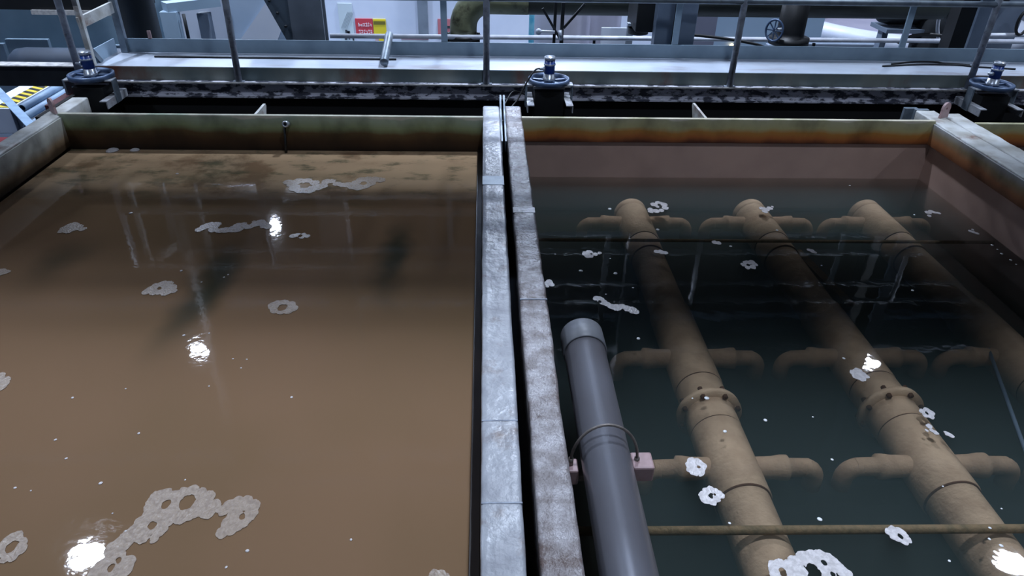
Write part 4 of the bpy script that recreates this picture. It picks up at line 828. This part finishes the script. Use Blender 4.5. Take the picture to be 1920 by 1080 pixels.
MB().box(4.72, 5.25, 7.1, 7.14, ZF, .6).build('plate', M['midgrey'], t)
MB().obox((4.70, 7.05, .05), (5.1, 7.05, .42), .04, .03, (0, 1, 0)).build('brace', M['darksteel'], t)
MB().tube([(5.17+.06*math.cos(a), 6.95, .13+.11*math.sin(a)) for a in [2*PI*k/24 for k in range(24)]], .014, 8, closed=True).build('hand_wheel', M['black'], t)
MB().cyl((4.6, 6.98, -.005), (5.6, 6.98, .02), .022, 12).build('pipe', M['whitepipe'], t)
# overhead conduit far back (seen mirrored in the dark water)
MB().cyl((.9, 8.0, 3.75), (7.0, 8.0, 3.75), .02, 10).build('conduit', M['whitepipe'], label='straight white conduit hung high over the background right of centre', cat='conduit')
for xx in (2.0, 6.0): MB().cyl((xx, 8.0, 3.75), (xx, 8.0, ZC), .008, 8).build('conduit_hanger', M['rod'], label='thin hanger rod of the high white conduit, %s one' % ('left' if xx < 3 else 'right'), cat='rod', group='conduit hangers')

# ================================================================== LOWER LEFT STORE BESIDE THE TANK
t = thing('storage_platform', (-4.2, 5.6, ZF), 'dark blue low platform left of the brown tank carrying loose pipes', 'platform')
MB().box(-6.4, -2.95, 3.4, 6.8, -.78, -.72).build('platform_top', M['darkblue'], t)
for xx in (-6.2, -3.15):
    for yy in (3.6, 6.7): MB().box(xx-.05, xx+.05, yy-.05, yy+.05, ZF, -.78).build('leg', M['darksteel'], t)
t = thing('hazard_board', (-4.15, 6.45, -.7), 'white crate with yellow and black hazard stripes among the loose pipes', 'crate')
MB().box(-4.30, -4.03, 6.05, 6.75, -.72, -.50, .004).build('body', M['whitegoods'], t)
MB().box(-4.16, -4.04, 6.07, 6.73, -.50, -.4955).build('stripe_field', M['hazyellow'], t)
for k in range(7):
    y = 6.10+k*.092
    MB().prism([(-4.16, y+.03), (-4.04, y-.03), (-4.04, y+.015), (-4.16, y+.075)], 'z', -.4955, -.4945).build('black_stripe', M['black'], t)
spec_ = [(-3.97, 6.12, 6.75, -.520, .034, 'pale pipe lying nearest the striped crate, top of the pile'), (-3.90, 5.98, 6.72, -.560, .034, 'pale pipe second from the striped crate'),
         (-3.83, 5.88, 6.70, -.610, .034, 'pale pipe third from the striped crate'), (-3.76, 5.78, 6.68, -.655, .032, 'lowest pale pipe, reaching nearest the tank corner'), (-3.74, 6.30, 6.78, -.535, .040, 'thicker light blue pipe on top near the walkway end'),
         (-3.64, 6.15, 6.78, -.575, .036, 'light blue pipe beside the thicker one, next to the walkway end'), (-3.55, 6.05, 6.78, -.640, .036, 'light blue pipe lowest under the walkway end'), (-3.68, 3.7, 5.42, -.66, .045, 'pale pipe at the left edge before the slanting beam')]
for (xa, ya) in ((-3.4, 6.2), (-3.4, 6.6)):
    MB().box(-4.0, -3.48, ya-.02, ya+.02, -.72, -.70).build('timber_batten', M['cap3'], label='thin pale batten under the loose pipes, the %s one' % ('nearer' if ya < 6.4 else 'farther'), cat='batten', group='battens under the loose pipes')
for (x, ya, yb, z, r, lb) in spec_:
    MB().lathe((x, ya, z), (0, 1, 0), [(0, r*.8), (0, r), (yb-ya, r), (yb-ya, r*.8), (0, r*.8)], 24).build('loose_pipe', M['bluepipe'], label=lb, cat='pipe', group='loose pipes on the low platform')
t = thing('slanting_beam', (-4.0, 6.0, -.72), 'dark slanting beam with a pale upper edge left of the loose pipes', 'beam')
MB().obox((-4.62, 6.8, -.50), (-3.62, 5.62, -.50), .07, .012).build('flange', M['bluepipe'], t)
MB().obox((-4.62, 6.8, -.61), (-3.62, 5.62, -.61), .012, .22).build('web', M['darkblue'], t)
t = thing('angle_bar', (-3.4, 4.6, -.5), 'pair of thin white angle bars lying along the outside of the left tank', 'bar')
for k, xx in enumerate((-3.42, -3.30)):
    MB().box(xx-.02, xx+.02, 4.2, 5.6, -.50, -.49).build('bar', M['whitegoods'], t)
MB().box(-3.44, -3.28, 4.3, 4.36, -.72, -.50).build('bearer', M['darksteel'], t); MB().box(-3.44, -3.28, 5.4, 5.46, -.72, -.50).build('bearer', M['darksteel'], t)
t = thing('lever_valve', (-2.95, 4.2, -.72), 'small lever valve with red handle at the left picture edge beside the tank', 'valve')
MB().box(-3.02, -2.90, 4.13, 4.27, -.11, -.09, .004).build('lever', M['red'], t)
MB().cyl((-2.96, 4.2, -.72), (-2.96, 4.2, -.11), .02, 10).build('stem', M['rod'], t)
bx('red_angle', M['maroon'], 'short red primed angle iron beside the left tank wall end', 'angle iron', -2.90, -2.80, 4.70, 5.05, -.10, -.03)
